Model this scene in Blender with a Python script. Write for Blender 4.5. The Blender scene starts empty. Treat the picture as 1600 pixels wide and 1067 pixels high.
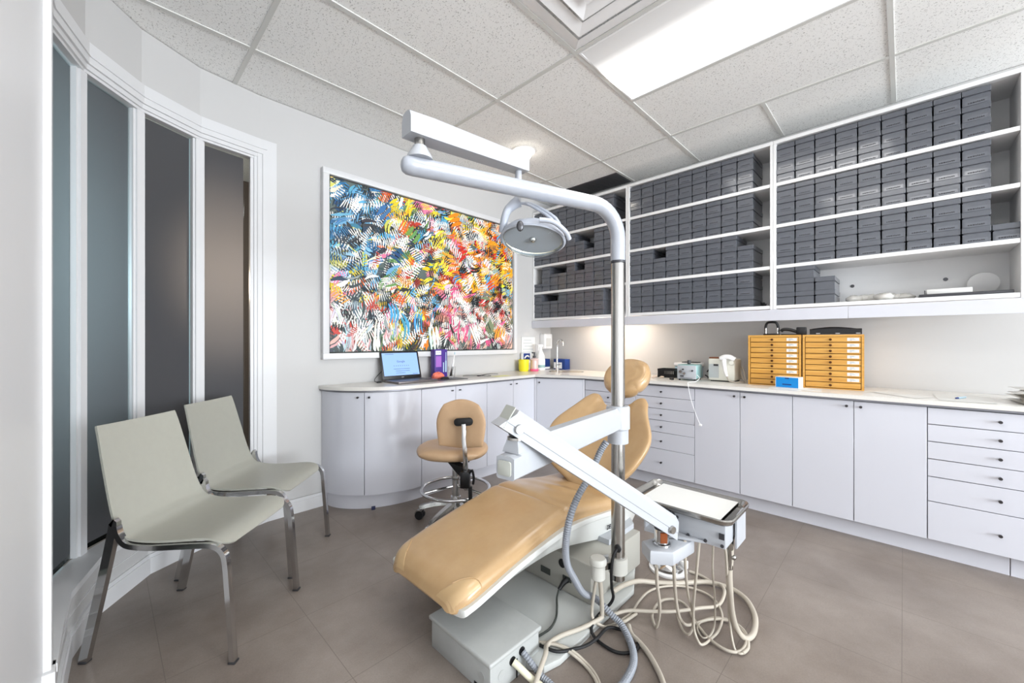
import bpy, bmesh, math, random
from mathutils import Vector, Matrix
R = math.radians
PI = math.pi
random.seed(7)
scene = bpy.context.scene
COL = scene.collection

# ------------------------------------------------------------------ materials
def srgb(r, g, b):
    f = lambda c: (c / 12.92 if c <= 0.04045 else ((c + 0.055) / 1.055) ** 2.4)
    return (f(r / 255), f(g / 255), f(b / 255), 1)

def mat(name, col, rough=0.5, metal=0.0, coat=0.0, spec=0.5, trans=0.0, emit=None, estr=0.0, ior=1.45, alpha=1.0):
    m = bpy.data.materials.new(name)
    m.use_nodes = True
    b = m.node_tree.nodes['Principled BSDF']
    b.inputs['Base Color'].default_value = col
    b.inputs['Roughness'].default_value = rough
    b.inputs['Metallic'].default_value = metal
    b.inputs['Coat Weight'].default_value = coat
    b.inputs['Coat Roughness'].default_value = 0.08
    b.inputs['Specular IOR Level'].default_value = spec
    b.inputs['Transmission Weight'].default_value = trans
    b.inputs['IOR'].default_value = ior
    b.inputs['Alpha'].default_value = alpha
    if emit:
        b.inputs['Emission Color'].default_value = emit
        b.inputs['Emission Strength'].default_value = estr
    return m

def nodes(m):
    return m.node_tree.nodes, m.node_tree.links, m.node_tree.nodes['Principled BSDF']

def add_noise(m, scale, amount, col2=None, bump=0.0, bscale=None, detail=6, rough=None):
    """mottled colour between the base colour and col2, and a fine bump"""
    n, l, b = nodes(m)
    tc = n.new('ShaderNodeTexCoord')
    if col2 is not None:
        t = n.new('ShaderNodeTexNoise'); t.inputs['Scale'].default_value = scale; t.inputs['Detail'].default_value = detail
        t.inputs['Roughness'].default_value = 0.65
        l.new(tc.outputs['Object'], t.inputs['Vector'])
        r = n.new('ShaderNodeValToRGB')
        r.color_ramp.elements[0].position = 0.5 - amount; r.color_ramp.elements[1].position = 0.5 + amount
        r.color_ramp.elements[0].color = b.inputs['Base Color'].default_value
        r.color_ramp.elements[1].color = col2
        l.new(t.outputs['Fac'], r.inputs['Fac']); l.new(r.outputs['Color'], b.inputs['Base Color'])
    if bump:
        t2 = n.new('ShaderNodeTexNoise'); t2.inputs['Scale'].default_value = bscale or scale * 4; t2.inputs['Detail'].default_value = 4
        l.new(tc.outputs['Object'], t2.inputs['Vector'])
        bp = n.new('ShaderNodeBump'); bp.inputs['Strength'].default_value = bump; bp.inputs['Distance'].default_value = 0.002
        l.new(t2.outputs['Fac'], bp.inputs['Height']); l.new(bp.outputs['Normal'], b.inputs['Normal'])
    return m

M = {}
M['wall'] = add_noise(mat('wall_paint', srgb(194, 193, 192), 0.6), 6, 0.3, None, 0.08, 120)
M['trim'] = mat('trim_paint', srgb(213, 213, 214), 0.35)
M['cab'] = mat('white_lacquer', srgb(204, 205, 213), 0.16, coat=0.5)
M['cabin'] = mat('cabinet_carcass', srgb(120, 120, 126), 0.5)
M['plinth'] = mat('plinth_white', srgb(210, 210, 217), 0.35)
M['shelf'] = mat('shelf_laminate', srgb(230, 230, 230), 0.4)
M['top'] = add_noise(mat('worktop_laminate', srgb(214, 211, 205), 0.28), 180, 0.25, srgb(224, 221, 215))
M['edge'] = mat('worktop_metal_edge', srgb(128, 128, 134), 0.32, 0.6)
M['steel'] = mat('brushed_steel', srgb(172, 170, 166), 0.2, 1.0)
M['chrome'] = mat('chrome', srgb(205, 205, 205), 0.12, 1.0)
M['darkmetal'] = mat('dark_metal', srgb(85, 85, 88), 0.35, 0.8)
M['knob'] = mat('dark_nickel', srgb(80, 78, 80), 0.3, 0.9)
M['enamel'] = mat('white_enamel', srgb(172, 175, 180), 0.35, coat=0.1)
M['tube'] = mat('lamp_arm_paint', srgb(164, 168, 176), 0.3, coat=0.3)
M['plastic'] = mat('ivory_plastic', srgb(198, 197, 190), 0.4)
M['greypl'] = mat('pale_grey_plastic', srgb(176, 178, 170), 0.5)
M['baseg'] = add_noise(mat('base_paint', srgb(182, 184, 181), 0.4), 5, 0.3, srgb(174, 176, 173))
M['boxg'] = add_noise(mat('box_paint', srgb(174, 176, 174), 0.42), 14, 0.3, srgb(164, 166, 164), 0.15, 300)
M['black'] = mat('black_plastic', srgb(22, 22, 24), 0.4)
M['rubber'] = mat('black_rubber', srgb(18, 18, 20), 0.6)
M['tan'] = add_noise(mat('tan_vinyl', srgb(188, 157, 117), 0.28, coat=0.25), 9, 0.28, srgb(176, 143, 102), 0.10, 260)
M['tan2'] = add_noise(mat('tan_vinyl_patch', srgb(196, 166, 124), 0.3, coat=0.25), 9, 0.3, srgb(190, 159, 117))
M['stoolv'] = add_noise(mat('stool_vinyl', srgb(194, 162, 128), 0.42), 12, 0.3, srgb(186, 153, 119), 0.08, 260)
M['sage'] = add_noise(mat('sage_ply', srgb(164, 163, 153), 0.4), 30, 0.35, srgb(159, 158, 148))
M['carton'] = add_noise(mat('grey_carton', srgb(91, 94, 101), 0.3, coat=0.35), 25, 0.3, srgb(82, 85, 92))
M['label'] = mat('carton_label', srgb(102, 105, 112), 0.14, coat=0.7)
M['ink'] = mat('label_ink', srgb(38, 38, 44), 0.4)
M['paper'] = mat('white_paper', srgb(220, 220, 217), 0.7)
M['hose'] = mat('hose_ivory', srgb(178, 170, 157), 0.45)
M['hoseg'] = mat('hose_grey', srgb(134, 138, 145), 0.5)
M['blue'] = mat('blue_plastic', srgb(22, 135, 210), 0.35)
M['dblue'] = mat('dark_blue_card', srgb(28, 56, 122), 0.4)
M['yellow'] = mat('yellow_plastic', srgb(236, 222, 40), 0.4)
M['pink'] = mat('pink_soap', srgb(232, 96, 140), 0.3)
M['pinkbottle'] = mat('bottle_film', srgb(206, 180, 176), 0.2, coat=0.5)
M['teal'] = mat('teal_enamel', srgb(138, 172, 172), 0.35)
M['pblue'] = mat('pale_blue_plastic', srgb(186, 214, 228), 0.35)
M['purple'] = mat('purple_card', srgb(76, 52, 138), 0.35)
M['lilac'] = mat('lilac_print', srgb(168, 110, 196), 0.35)
M['coral'] = mat('coral_cloth', srgb(240, 128, 106), 0.8)
M['grille'] = mat('grey_grille', srgb(184, 190, 192), 0.5)
M['brownw'] = mat('brown_strip', srgb(128, 82, 58), 0.4)
M['charcoal'] = mat('charcoal', srgb(60, 60, 64), 0.35)
M['laptopg'] = mat('laptop_grey', srgb(112, 106, 106), 0.35, 0.5)
M['vent'] = mat('vent_black', srgb(84, 83, 86), 0.55)
M['glassc'] = mat('clear_glass', (1, 1, 1, 1), 0.02, trans=1.0, ior=1.45)
M['screen'] = mat('screen_glow', srgb(20, 25, 40), 0.2, emit=srgb(150, 185, 240), estr=0.9)
M['screenink'] = mat('screen_print', srgb(40, 50, 90), 0.5, emit=srgb(70, 84, 130), estr=0.35)
M['mirror'] = mat('reflector', srgb(236, 228, 210), 0.12, 1.0)
M['lightgrey'] = mat('lamp_head_grey', srgb(172, 177, 187), 0.35)
M['amber'] = mat('amber_lens', srgb(126, 66, 34), 0.2)
M['cream'] = mat('cream_plastic', srgb(224, 224, 214), 0.4)
M['white'] = mat('white_plastic', srgb(242, 242, 242), 0.35)
M['darkgap'] = mat('shadow_gap', srgb(62, 66, 62), 0.7)
M['beige'] = mat('beige_wall', srgb(120, 105, 96), 0.8)
M['cloth_bag'] = mat('clear_poly_bag', srgb(236, 234, 228), 0.25, trans=0.35)
M['lime'] = mat('pale_yellow_paper', srgb(232, 232, 170), 0.7)
M['navy'] = mat('navy', srgb(30, 34, 70), 0.5)

# floor: large square concrete-look tiles
def floor_mat():
    m = mat('floor_tiles', srgb(128, 118, 110), 0.3)
    n, l, b = nodes(m)
    tc = n.new('ShaderNodeTexCoord')
    t = n.new('ShaderNodeTexNoise'); t.inputs['Scale'].default_value = 2.2; t.inputs['Detail'].default_value = 9; t.inputs['Roughness'].default_value = 0.62
    l.new(tc.outputs['Object'], t.inputs['Vector'])
    r = n.new('ShaderNodeValToRGB')
    r.color_ramp.elements[0].position = 0.3; r.color_ramp.elements[1].position = 0.72
    r.color_ramp.elements[0].color = srgb(114, 103, 95); r.color_ramp.elements[1].color = srgb(149, 139, 131)
    l.new(t.outputs['Fac'], r.inputs['Fac'])
    g = n.new('ShaderNodeTexNoise'); g.inputs['Scale'].default_value = 160; g.inputs['Detail'].default_value = 3
    l.new(tc.outputs['Object'], g.inputs['Vector'])
    mx = n.new('ShaderNodeMixRGB'); mx.blend_type = 'OVERLAY'; mx.inputs['Fac'].default_value = 0.16
    l.new(r.outputs['Color'], mx.inputs['Color1']); l.new(g.outputs['Fac'], mx.inputs['Color2'])
    # grout lines, object space: x = 2.115 + 0.488k ; y = 0.005 + 0.486k
    sp = n.new('ShaderNodeSeparateXYZ'); l.new(tc.outputs['Object'], sp.inputs['Vector'])
    masks = []
    for ax, off, step in (('X', 2.115, 0.488), ('Y', 0.005, 0.486)):
        a = n.new('ShaderNodeMath'); a.operation = 'SUBTRACT'; a.inputs[1].default_value = off; l.new(sp.outputs[ax], a.inputs[0])
        d = n.new('ShaderNodeMath'); d.operation = 'DIVIDE'; d.inputs[1].default_value = step; l.new(a.outputs[0], d.inputs[0])
        rr = n.new('ShaderNodeMath'); rr.operation = 'ROUND'; l.new(d.outputs[0], rr.inputs[0])
        s = n.new('ShaderNodeMath'); s.operation = 'SUBTRACT'; l.new(d.outputs[0], s.inputs[0]); l.new(rr.outputs[0], s.inputs[1])
        ab = n.new('ShaderNodeMath'); ab.operation = 'ABSOLUTE'; l.new(s.outputs[0], ab.inputs[0])
        lt = n.new('ShaderNodeMath'); lt.operation = 'LESS_THAN'; lt.inputs[1].default_value = 0.0026; l.new(ab.outputs[0], lt.inputs[0])
        masks.append(lt)
    mm = n.new('ShaderNodeMath'); mm.operation = 'MAXIMUM'; l.new(masks[0].outputs[0], mm.inputs[0]); l.new(masks[1].outputs[0], mm.inputs[1])
    f2 = n.new('ShaderNodeMixRGB'); f2.inputs['Color2'].default_value = srgb(104, 95, 88)
    mf = n.new('ShaderNodeMath'); mf.operation = 'MULTIPLY'; mf.inputs[1].default_value = 0.75; l.new(mm.outputs[0], mf.inputs[0])
    l.new(mf.outputs[0], f2.inputs['Fac']); l.new(mx.outputs['Color'], f2.inputs['Color1'])
    l.new(f2.outputs['Color'], b.inputs['Base Color'])
    rr2 = n.new('ShaderNodeMapRange'); rr2.inputs['To Min'].default_value = 0.26; rr2.inputs['To Max'].default_value = 0.42
    l.new(t.outputs['Fac'], rr2.inputs['Value']); l.new(rr2.outputs['Result'], b.inputs['Roughness'])
    return m
M['floor'] = floor_mat()

def ceiling_mat():
    m = mat('mineral_fibre_tile', srgb(246, 246, 244), 0.85)
    n, l, b = nodes(m)
    tc = n.new('ShaderNodeTexCoord')
    mp = n.new('ShaderNodeMapping'); mp.inputs['Scale'].default_value = (1.0, 0.42, 1); mp.inputs['Rotation'].default_value = (0, 0, 0.5)
    l.new(tc.outputs['Object'], mp.inputs['Vector'])
    nz = n.new('ShaderNodeTexNoise'); nz.inputs['Scale'].default_value = 55; nz.inputs['Detail'].default_value = 2
    l.new(tc.outputs['Object'], nz.inputs['Vector'])
    mv = n.new('ShaderNodeMixRGB'); mv.inputs['Fac'].default_value = 0.03
    l.new(mp.outputs['Vector'], mv.inputs['Color1']); l.new(nz.outputs['Color'], mv.inputs['Color2'])
    v = n.new('ShaderNodeTexVoronoi'); v.inputs['Scale'].default_value = 160
    l.new(mv.outputs['Color'], v.inputs['Vector'])
    gate = n.new('ShaderNodeTexNoise'); gate.inputs['Scale'].default_value = 90
    l.new(tc.outputs['Object'], gate.inputs['Vector'])
    rg = n.new('ShaderNodeMapRange'); rg.inputs['From Min'].default_value = 0.38; rg.inputs['From Max'].default_value = 0.62
    rg.inputs['To Min'].default_value = 0.06; rg.inputs['To Max'].default_value = 0.36
    l.new(gate.outputs['Fac'], rg.inputs['Value'])
    lt = n.new('ShaderNodeMath'); lt.operation = 'LESS_THAN'
    l.new(v.outputs['Distance'], lt.inputs[0]); l.new(rg.outputs['Result'], lt.inputs[1])
    mx = n.new('ShaderNodeMixRGB'); mx.inputs['Color1'].default_value = srgb(246, 246, 244); mx.inputs['Color2'].default_value = srgb(176, 175, 172)
    l.new(lt.outputs[0], mx.inputs['Fac']); l.new(mx.outputs['Color'], b.inputs['Base Color'])
    bp = n.new('ShaderNodeBump'); bp.inputs['Strength'].default_value = 0.35; bp.inputs['Distance'].default_value = 0.003; bp.invert = True
    l.new(lt.outputs[0], bp.inputs['Height']); l.new(bp.outputs['Normal'], b.inputs['Normal'])
    return m
M['tile'] = ceiling_mat()
M['grid'] = mat('ceiling_grid_metal', srgb(212, 212, 208), 0.5)

def wood_mat():
    m = mat('honey_wood', srgb(214, 160, 66), 0.35, coat=0.3)
    n, l, b = nodes(m)
    tc = n.new('ShaderNodeTexCoord')
    mp = n.new('ShaderNodeMapping'); mp.inputs['Scale'].default_value = (3, 60, 60)
    l.new(tc.outputs['Object'], mp.inputs['Vector'])
    t = n.new('ShaderNodeTexNoise'); t.inputs['Scale'].default_value = 1.2; t.inputs['Detail'].default_value = 5
    l.new(mp.outputs['Vector'], t.inputs['Vector'])
    r = n.new('ShaderNodeValToRGB'); r.color_ramp.elements[0].position = 0.3; r.color_ramp.elements[1].position = 0.7
    r.color_ramp.elements[0].color = srgb(190, 134, 52); r.color_ramp.elements[1].color = srgb(209, 160, 78)
    l.new(t.outputs['Fac'], r.inputs['Fac']); l.new(r.outputs['Color'], b.inputs['Base Color'])
    return m
M['wood'] = wood_mat()

def corrugated(m, scale):
    n, l, b = nodes(m)
    tc = n.new('ShaderNodeTexCoord')
    return m

def paint_mat():
    m = mat('oil_paint', (1, 1, 1, 1), 0.4)
    n, l, b = nodes(m)
    a = n.new('ShaderNodeAttribute'); a.attribute_name = 'Col'
    l.new(a.outputs['Color'], b.inputs['Base Color'])
    return m
M['paint'] = paint_mat()

def film_mat(name, col, tcol, w):
    """frosted film: part diffuse, part translucent"""
    m = bpy.data.materials.new(name); m.use_nodes = True
    n, l = m.node_tree.nodes, m.node_tree.links
    b = n['Principled BSDF']; b.inputs['Base Color'].default_value = col; b.inputs['Roughness'].default_value = 0.45
    t = n.new('ShaderNodeBsdfTranslucent'); t.inputs['Color'].default_value = tcol
    mx = n.new('ShaderNodeMixShader'); mx.inputs['Fac'].default_value = w
    l.new(b.outputs[0], mx.inputs[1]); l.new(t.outputs[0], mx.inputs[2])
    l.new(mx.outputs[0], n['Material Output'].inputs['Surface'])
    return m
M['film'] = film_mat('frosted_film', srgb(96, 97, 101), srgb(225, 222, 222), 0.6)
def pane_mat():
    m = bpy.data.materials.new('window_pane'); m.use_nodes = True
    n, l = m.node_tree.nodes, m.node_tree.links
    t = n.new('ShaderNodeBsdfTransparent'); t.inputs['Color'].default_value = (0.93, 0.96, 0.95, 1)
    g = n.new('ShaderNodeBsdfGlossy'); g.inputs['Roughness'].default_value = 0.03
    f = n.new('ShaderNodeFresnel'); f.inputs['IOR'].default_value = 1.3
    mx = n.new('ShaderNodeMixShader')
    l.new(f.outputs[0], mx.inputs['Fac']); l.new(t.outputs[0], mx.inputs[1]); l.new(g.outputs[0], mx.inputs[2])
    l.new(mx.outputs[0], n['Material Output'].inputs['Surface'])
    return m
M['pane'] = pane_mat()
M['cover'] = pane_mat(); M['cover'].node_tree.nodes['Fresnel'].inputs['IOR'].default_value = 1.08

# ------------------------------------------------------------------ geometry helpers (add to a bmesh)
def NB():
    return bmesh.new()

def xf(bm, vs, Mx):
    if Mx is not None:
        bmesh.ops.transform(bm, matrix=Mx, verts=vs)

def box(bm, x0, x1, y0, y1, z0, z1, bev=0.0, seg=2, Mx=None):
    vs = [bm.verts.new(p) for p in ((x0, y0, z0), (x1, y0, z0), (x1, y1, z0), (x0, y1, z0), (x0, y0, z1), (x1, y0, z1), (x1, y1, z1), (x0, y1, z1))]
    fs = [bm.faces.new([vs[i] for i in q]) for q in ((3, 2, 1, 0), (4, 5, 6, 7), (0, 1, 5, 4), (1, 2, 6, 5), (2, 3, 7, 6), (3, 0, 4, 7))]
    xf(bm, vs, Mx)
    if bev > 0:
        es = list({e for f in fs for e in f.edges})
        bmesh.ops.bevel(bm, geom=es, offset=bev, segments=seg, profile=0.5, affect='EDGES')
    return bm

def prism(bm, poly, z0, z1, Mx=None, bev=0.0, seg=2):
    a = sum(poly[i][0] * poly[(i + 1) % len(poly)][1] - poly[(i + 1) % len(poly)][0] * poly[i][1] for i in range(len(poly)))
    if a < 0: poly = poly[::-1]
    lo = [bm.verts.new((x, y, z0)) for x, y in poly]; hi = [bm.verts.new((x, y, z1)) for x, y in poly]
    n = len(poly)
    fs = [bm.faces.new(lo[::-1]), bm.faces.new(hi)]
    fs += [bm.faces.new((lo[i], lo[(i + 1) % n], hi[(i + 1) % n], hi[i])) for i in range(n)]
    xf(bm, lo + hi, Mx)
    if bev > 0:
        es = list({e for f in fs[:2] for e in f.edges})
        bmesh.ops.bevel(bm, geom=es, offset=bev, segments=seg, profile=0.5, affect='EDGES')
    return bm

def loft(bm, rings, cap0=True, cap1=True, closed=True):
    rv = [[bm.verts.new(p) for p in r] for r in rings]
    n = len(rv[0])
    for a, b in zip(rv, rv[1:]):
        for i in range(n if closed else n - 1):
            j = (i + 1) % n
            bm.faces.new((a[i], a[j], b[j], b[i]))
    if cap0: bm.faces.new(rv[0][::-1])
    if cap1: bm.faces.new(rv[-1])
    return [v for r in rv for v in r]

def catmull(pts, k):
    P = [Vector(p) for p in pts]
    if len(P) < 3 or k <= 1: return P
    out = []
    for i in range(len(P) - 1):
        p0 = P[max(i - 1, 0)]; p1 = P[i]; p2 = P[i + 1]; p3 = P[min(i + 2, len(P) - 1)]
        for j in range(k):
            t = j / k
            out.append(0.5 * ((2 * p1) + (p2 - p0) * t + (2 * p0 - 5 * p1 + 4 * p2 - p3) * t * t + (3 * p1 - p0 - 3 * p2 + p3) * t ** 3))
    out.append(P[-1])
    return out

def tube(bm, pts, r, n=8, k=1, caps=True, sect=None, up=None):
    P = catmull(pts, k)
    m = len(P)
    tang = []
    for i in range(m):
        d = P[min(i + 1, m - 1)] - P[max(i - 1, 0)]
        tang.append(d.normalized())
    u = Vector(up) if up else (Vector((0, 0, 1)) if abs(tang[0].z) < 0.9 else Vector((1, 0, 0)))
    rings = []
    for i in range(m):
        t = tang[i]
        u = (u - t * u.dot(t)).normalized()
        v = t.cross(u)
        rad = r(i / (m - 1)) if callable(r) else r
        if sect: rings.append([P[i] + v * a + u * b for a, b in sect])
        else: rings.append([P[i] + (u * math.sin(2 * PI * q / n) + v * math.cos(2 * PI * q / n)) * rad for q in range(n)])
    return loft(bm, rings, caps, caps)

def cyl(bm, p0, p1, r0, r1=None, n=20, caps=True):
    r1 = r0 if r1 is None else r1
    return tube(bm, [p0, p1], lambda t: r0 + (r1 - r0) * t, n, 1, caps)

def lathe(bm, prof, c=(0, 0, 0), n=24, Mx=None, caps=True, sx=1.0, sy=1.0):
    rings = [[Vector((c[0] + r * sx * math.cos(2 * PI * q / n), c[1] + r * sy * math.sin(2 * PI * q / n), c[2] + z)) for q in range(n)] for r, z in prof]
    vs = loft(bm, rings, caps, caps)
    xf(bm, vs, Mx)
    return vs

def ball(bm, c, r, sx=1, sy=1, sz=1, Mx=None, u=16, v=10):
    prof = [(max(0.0008, r * math.sin(PI * i / v)), -r * sz * math.cos(PI * i / v)) for i in range(v + 1)]
    return lathe(bm, prof, c, u, Mx, True, sx, sy)

def rrect(w, h, r, seg=5):
    """rounded rectangle outline centred on 0"""
    pts = []
    for cx, cy, a0 in ((w / 2 - r, h / 2 - r, 0), (-w / 2 + r, h / 2 - r, 90), (-w / 2 + r, -h / 2 + r, 180), (w / 2 - r, -h / 2 + r, 270)):
        for i in range(seg + 1):
            a = R(a0 + 90 * i / seg)
            pts.append((cx + r * math.cos(a), cy + r * math.sin(a)))
    return pts

def pillow(bm, fn, nu=20, nv=16, thick_top=0.03, thick_bot=0.03, p=3.0, Mx=None, extra=None, ptop=None):
    """puffy pad: fn(u, v in -1..1) -> (x, y, z) mid-surface; its normal is +z before Mx"""
    grid = {}
    vs = []
    def e(u, v):
        return (max(0.0, 1 - abs(u) ** p) * max(0.0, 1 - abs(v) ** p)) ** 0.5
    U = [-math.cos(PI * i / nu) for i in range(nu + 1)]
    V = [-math.cos(PI * i / nv) for i in range(nv + 1)]
    for s in (1, -1):
        for i, u in enumerate(U):
            for j, v in enumerate(V):
                edge = i in (0, nu) or j in (0, nv)
                if edge and s == -1:
                    grid[(s, i, j)] = grid[(1, i, j)]; continue
                x, y, z = fn(u, v)
                k = 0 if edge else e(u, v)
                t = thick_top if s == 1 else -thick_bot
                dz = k * t
                if s == 1 and extra: dz += extra(u, v) * (1 if not edge else 0)
                w = bm.verts.new((x, y, z + dz)); grid[(s, i, j)] = w; vs.append(w)
    for s in (1, -1):
        for i in range(nu):
            for j in range(nv):
                q = [grid[(s, i, j)], grid[(s, i + 1, j)], grid[(s, i + 1, j + 1)], grid[(s, i, j + 1)]]
                if s == -1: q = q[::-1]
                try: bm.faces.new(q)
                except ValueError: pass
    xf(bm, vs, Mx)
    return vs

def frame_matrix(o, xax, yax):
    """matrix whose local x, y axes are xax, yax (orthonormalised), origin o"""
    x = Vector(xax).normalized(); y = Vector(yax); y = (y - x * y.dot(x)).normalized(); z = x.cross(y)
    return Matrix(((x.x, y.x, z.x, o[0]), (x.y, y.y, z.y, o[1]), (x.z, y.z, z.z, o[2]), (0, 0, 0, 1)))

# ------------------------------------------------------------------ object helpers
BASE = {}          # world point a thing's part meshes are measured from
def thing(name, label, cat, loc=(0, 0, 0), rotz=0.0, group=None, local=False):
    o = bpy.data.objects.new(name, None); COL.objects.link(o)
    o.empty_display_size = 0.1
    o.location = loc; o.rotation_euler = (0, 0, rotz)
    o['label'] = label; o['category'] = cat
    if group: o['group'] = group
    BASE[o] = Vector((0, 0, 0)) if local else Vector(loc)
    return o

def mesh_from(bm, name, m, smooth=True, ang=38):
    bmesh.ops.recalc_face_normals(bm, faces=bm.faces[:])
    me = bpy.data.meshes.new(name)
    bm.to_mesh(me); bm.free()
    for x in (m if isinstance(m, (list, tuple)) else [m]): me.materials.append(x)
    if smooth and len(me.polygons):
        me.polygons.foreach_set('use_smooth', [True] * len(me.polygons))
        me.set_sharp_from_angle(angle=R(ang))
    return me

def part(name, bm, m, parent, label=None, smooth=True, ang=38):
    b = BASE[parent]
    if b.length: bmesh.ops.translate(bm, vec=-b, verts=bm.verts[:])
    o = bpy.data.objects.new(name, mesh_from(bm, name, m, smooth, ang)); COL.objects.link(o)
    o.parent = parent; BASE[o] = b
    if label: o['label'] = label
    return o

def single(name, bm, m, label, cat, group=None, smooth=True, ang=38):
    """a thing that is one mesh; its origin goes to the middle of its base"""
    mn = Vector([min(v.co[i] for v in bm.verts) for i in range(3)]); mx = Vector([max(v.co[i] for v in bm.verts) for i in range(3)])
    base = Vector(((mn.x + mx.x) / 2, (mn.y + mx.y) / 2, mn.z))
    bmesh.ops.translate(bm, vec=-base, verts=bm.verts[:])
    o = bpy.data.objects.new(name, mesh_from(bm, name, m, smooth, ang)); COL.objects.link(o)
    o.location = base; o['label'] = label; o['category'] = cat
    if group: o['group'] = group
    BASE[o] = base
    return o

def struct(name, bm, m, label=None, smooth=False, parent=None):
    o = bpy.data.objects.new(name, mesh_from(bm, name, m, smooth)); COL.objects.link(o)
    o['kind'] = 'structure'
    if label: o['label'] = label
    if parent: o.parent = parent
    BASE[o] = Vector((0, 0, 0))
    return o

def copy_tree(o, parent=None):
    c = o.copy(); COL.objects.link(c)
    if parent: c.parent = parent
    for ch in list(o.children): copy_tree(ch, c)
    return c

def text_bm(s, size, depth=0.0006, shear=0.0, bold=0.0):
    cu = bpy.data.curves.new('lettering', 'FONT'); cu.body = s; cu.size = size; cu.extrude = depth; cu.shear = shear; cu.offset = bold
    cu.align_x = 'CENTER'; cu.align_y = 'CENTER'; cu.resolution_u = 3
    o = bpy.data.objects.new('lettering', cu); COL.objects.link(o)
    dg = bpy.context.evaluated_depsgraph_get()
    me = bpy.data.meshes.new_from_object(o.evaluated_get(dg))
    bm = NB(); bm.from_mesh(me)
    bpy.data.objects.remove(o); bpy.data.curves.remove(cu); bpy.data.meshes.remove(me)
    return bm

def moved(bm, Mx):
    bmesh.ops.transform(bm, matrix=Mx, verts=bm.verts[:]); return bm

# ------------------------------------------------------------------ camera
cam = bpy.data.objects.new('camera', bpy.data.cameras.new('camera')); COL.objects.link(cam)
cam.data.sensor_width = 36; cam.data.lens = 36 * 626 / 1600
cam.location = (0, 0, 1.25); cam.rotation_euler = (R(90), 0, R(44.35 - 90))
cam.data.clip_start = 0.02
scene.camera = cam

ZC = 2.95
WX, WY = 3.95, 3.18
# =================================================================== THE SETTING
b = NB(); box(b, -5, 4.1, -6.6, 7, -0.1, 0); struct('floor', b, M['floor'])
b = NB()
box(b, -5, 4.1, -6.6, 7, ZC + 0.004, ZC + 0.1); struct('ceiling', b, M['tile'])
def grid_bars():
    b = NB(); w = 0.0125; z0 = ZC - 0.002; z1 = ZC + 0.006
    for x in (-0.73, 0.61, 1.95, 3.29):
        box(b, x - w, x + w, -6.5, WY, z0, z1)
    for y in (-5.95, -5.28, -4.62, -3.95, -3.28, -2.62, -1.95, -1.285, -0.615, 0.05, 0.718, 1.385, 2.05, 2.71):
        for xa, xb in ((-2, -0.73), (-0.73, 0.61), (0.61, 1.95), (1.95, 3.29), (3.29, WX)):
            if xa == 1.95 and y in (0.718,): continue
            box(b, xa + w, xb - w, y - w, y + w, z0, z1)
    box(b, 2.62 - w, 2.62 + w, 0.05 + w, 1.385 - w, z0, z1)
    box(b, 1.28 - w, 1.28 + w, 0.718 + w, 1.385 - w, z0, z1)
    return b
struct('trim_1', grid_bars(), M['grid'], 'suspended ceiling grid bars')
b = NB(); box(b, WX, WX + 0.1, -6.5, WY + 0.1, 0, ZC); struct('wall_right', b, M['wall'])
# painted wall with the facets of the glazed screen
W = [(0.76, 3.18), (0.425, 3.125), (0.15, 2.965), (-0.055, 2.72), (-0.15, 2.42), (-0.165, 2.10), (-0.16, 1.86)]
S = [(0.80, 3.168), (0.45, 3.055), (0.172, 2.905), (-0.012, 2.648), (-0.096, 2.347), (-0.106, 2.10), (-0.108, 1.86)]
def off(pts, d):
    """offset a polyline to its right-hand (outer) side by d"""
    out = []
    for i, p in enumerate(pts):
        a = Vector(pts[max(i - 1, 0)]); c = Vector(pts[min(i + 1, len(pts) - 1)])
        t = (c - a).normalized(); nn = Vector((t.y, -t.x))
        out.append((p[0] + nn.x * d, p[1] + nn.y * d))
    return out
def strip(bm, inner, outer, z0, z1):
    prism(bm, list(inner) + list(outer)[::-1], z0, z1)
Wo = off(W, 0.12); G = off(W, 0.03); Go = off(W, 0.042); Gf = off(W, 0.0255)
b = NB(); prism(b, [(0.86, WY), (WX, WY), (WX, WY + 0.1), (0.86, WY + 0.1)], 0, ZC); struct('wall_back', b, M['wall'])
b = NB()
Wh = [(0.86, 3.18)] + W
strip(b, Wh, off(Wh, 0.12), 2.63, ZC)
strip(b, S, [(x, y) for x, y in off(S, 0.13)], 0.0, 0.235)
struct('wall_left', b, M['wall'])
# pier at the left edge of the picture, then the rest of the room behind the camera
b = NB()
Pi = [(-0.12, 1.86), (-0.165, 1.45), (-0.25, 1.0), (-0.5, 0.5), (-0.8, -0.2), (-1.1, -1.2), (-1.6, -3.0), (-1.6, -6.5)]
strip(b, Pi, off(Pi, 0.12), 0, ZC); struct('wall_front', b, M['trim'])  # pier wall takes the lighter trim paint in place of stronger light on it
b = NB()
box(b, -1.8, -1.0, -6.6, -6.5, 0, ZC); box(b, 3.4, 4.05, -6.6, -6.5, 0, ZC); box(b, -1.0, 3.4, -6.6, -6.5, 0, 0.4); box(b, -1.0, 3.4, -6.6, -6.5, 2.6, ZC)
struct('wall_rear', b, M['wall'])
# sill board
b = NB(); Si = off(S, -0.012)
strip(b, Si, off(S, 0.10), 0.236, 0.262); struct('trim_2', b, M['trim'], 'white window sill board')
# skirting and its groove
b = NB()
S2 = [(1.2, 3.172)] + S
strip(b, off(S2, -0.014), off(S2, 0.0), 0, 0.085); strip(b, off(S2, -0.009), off(S2, 0.0), 0.085, 0.105)
strip(b, off(S, -0.004), off(S, 0.001), 0.16, 0.164)
struct('baseboard_left', b, M['trim'])
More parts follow.
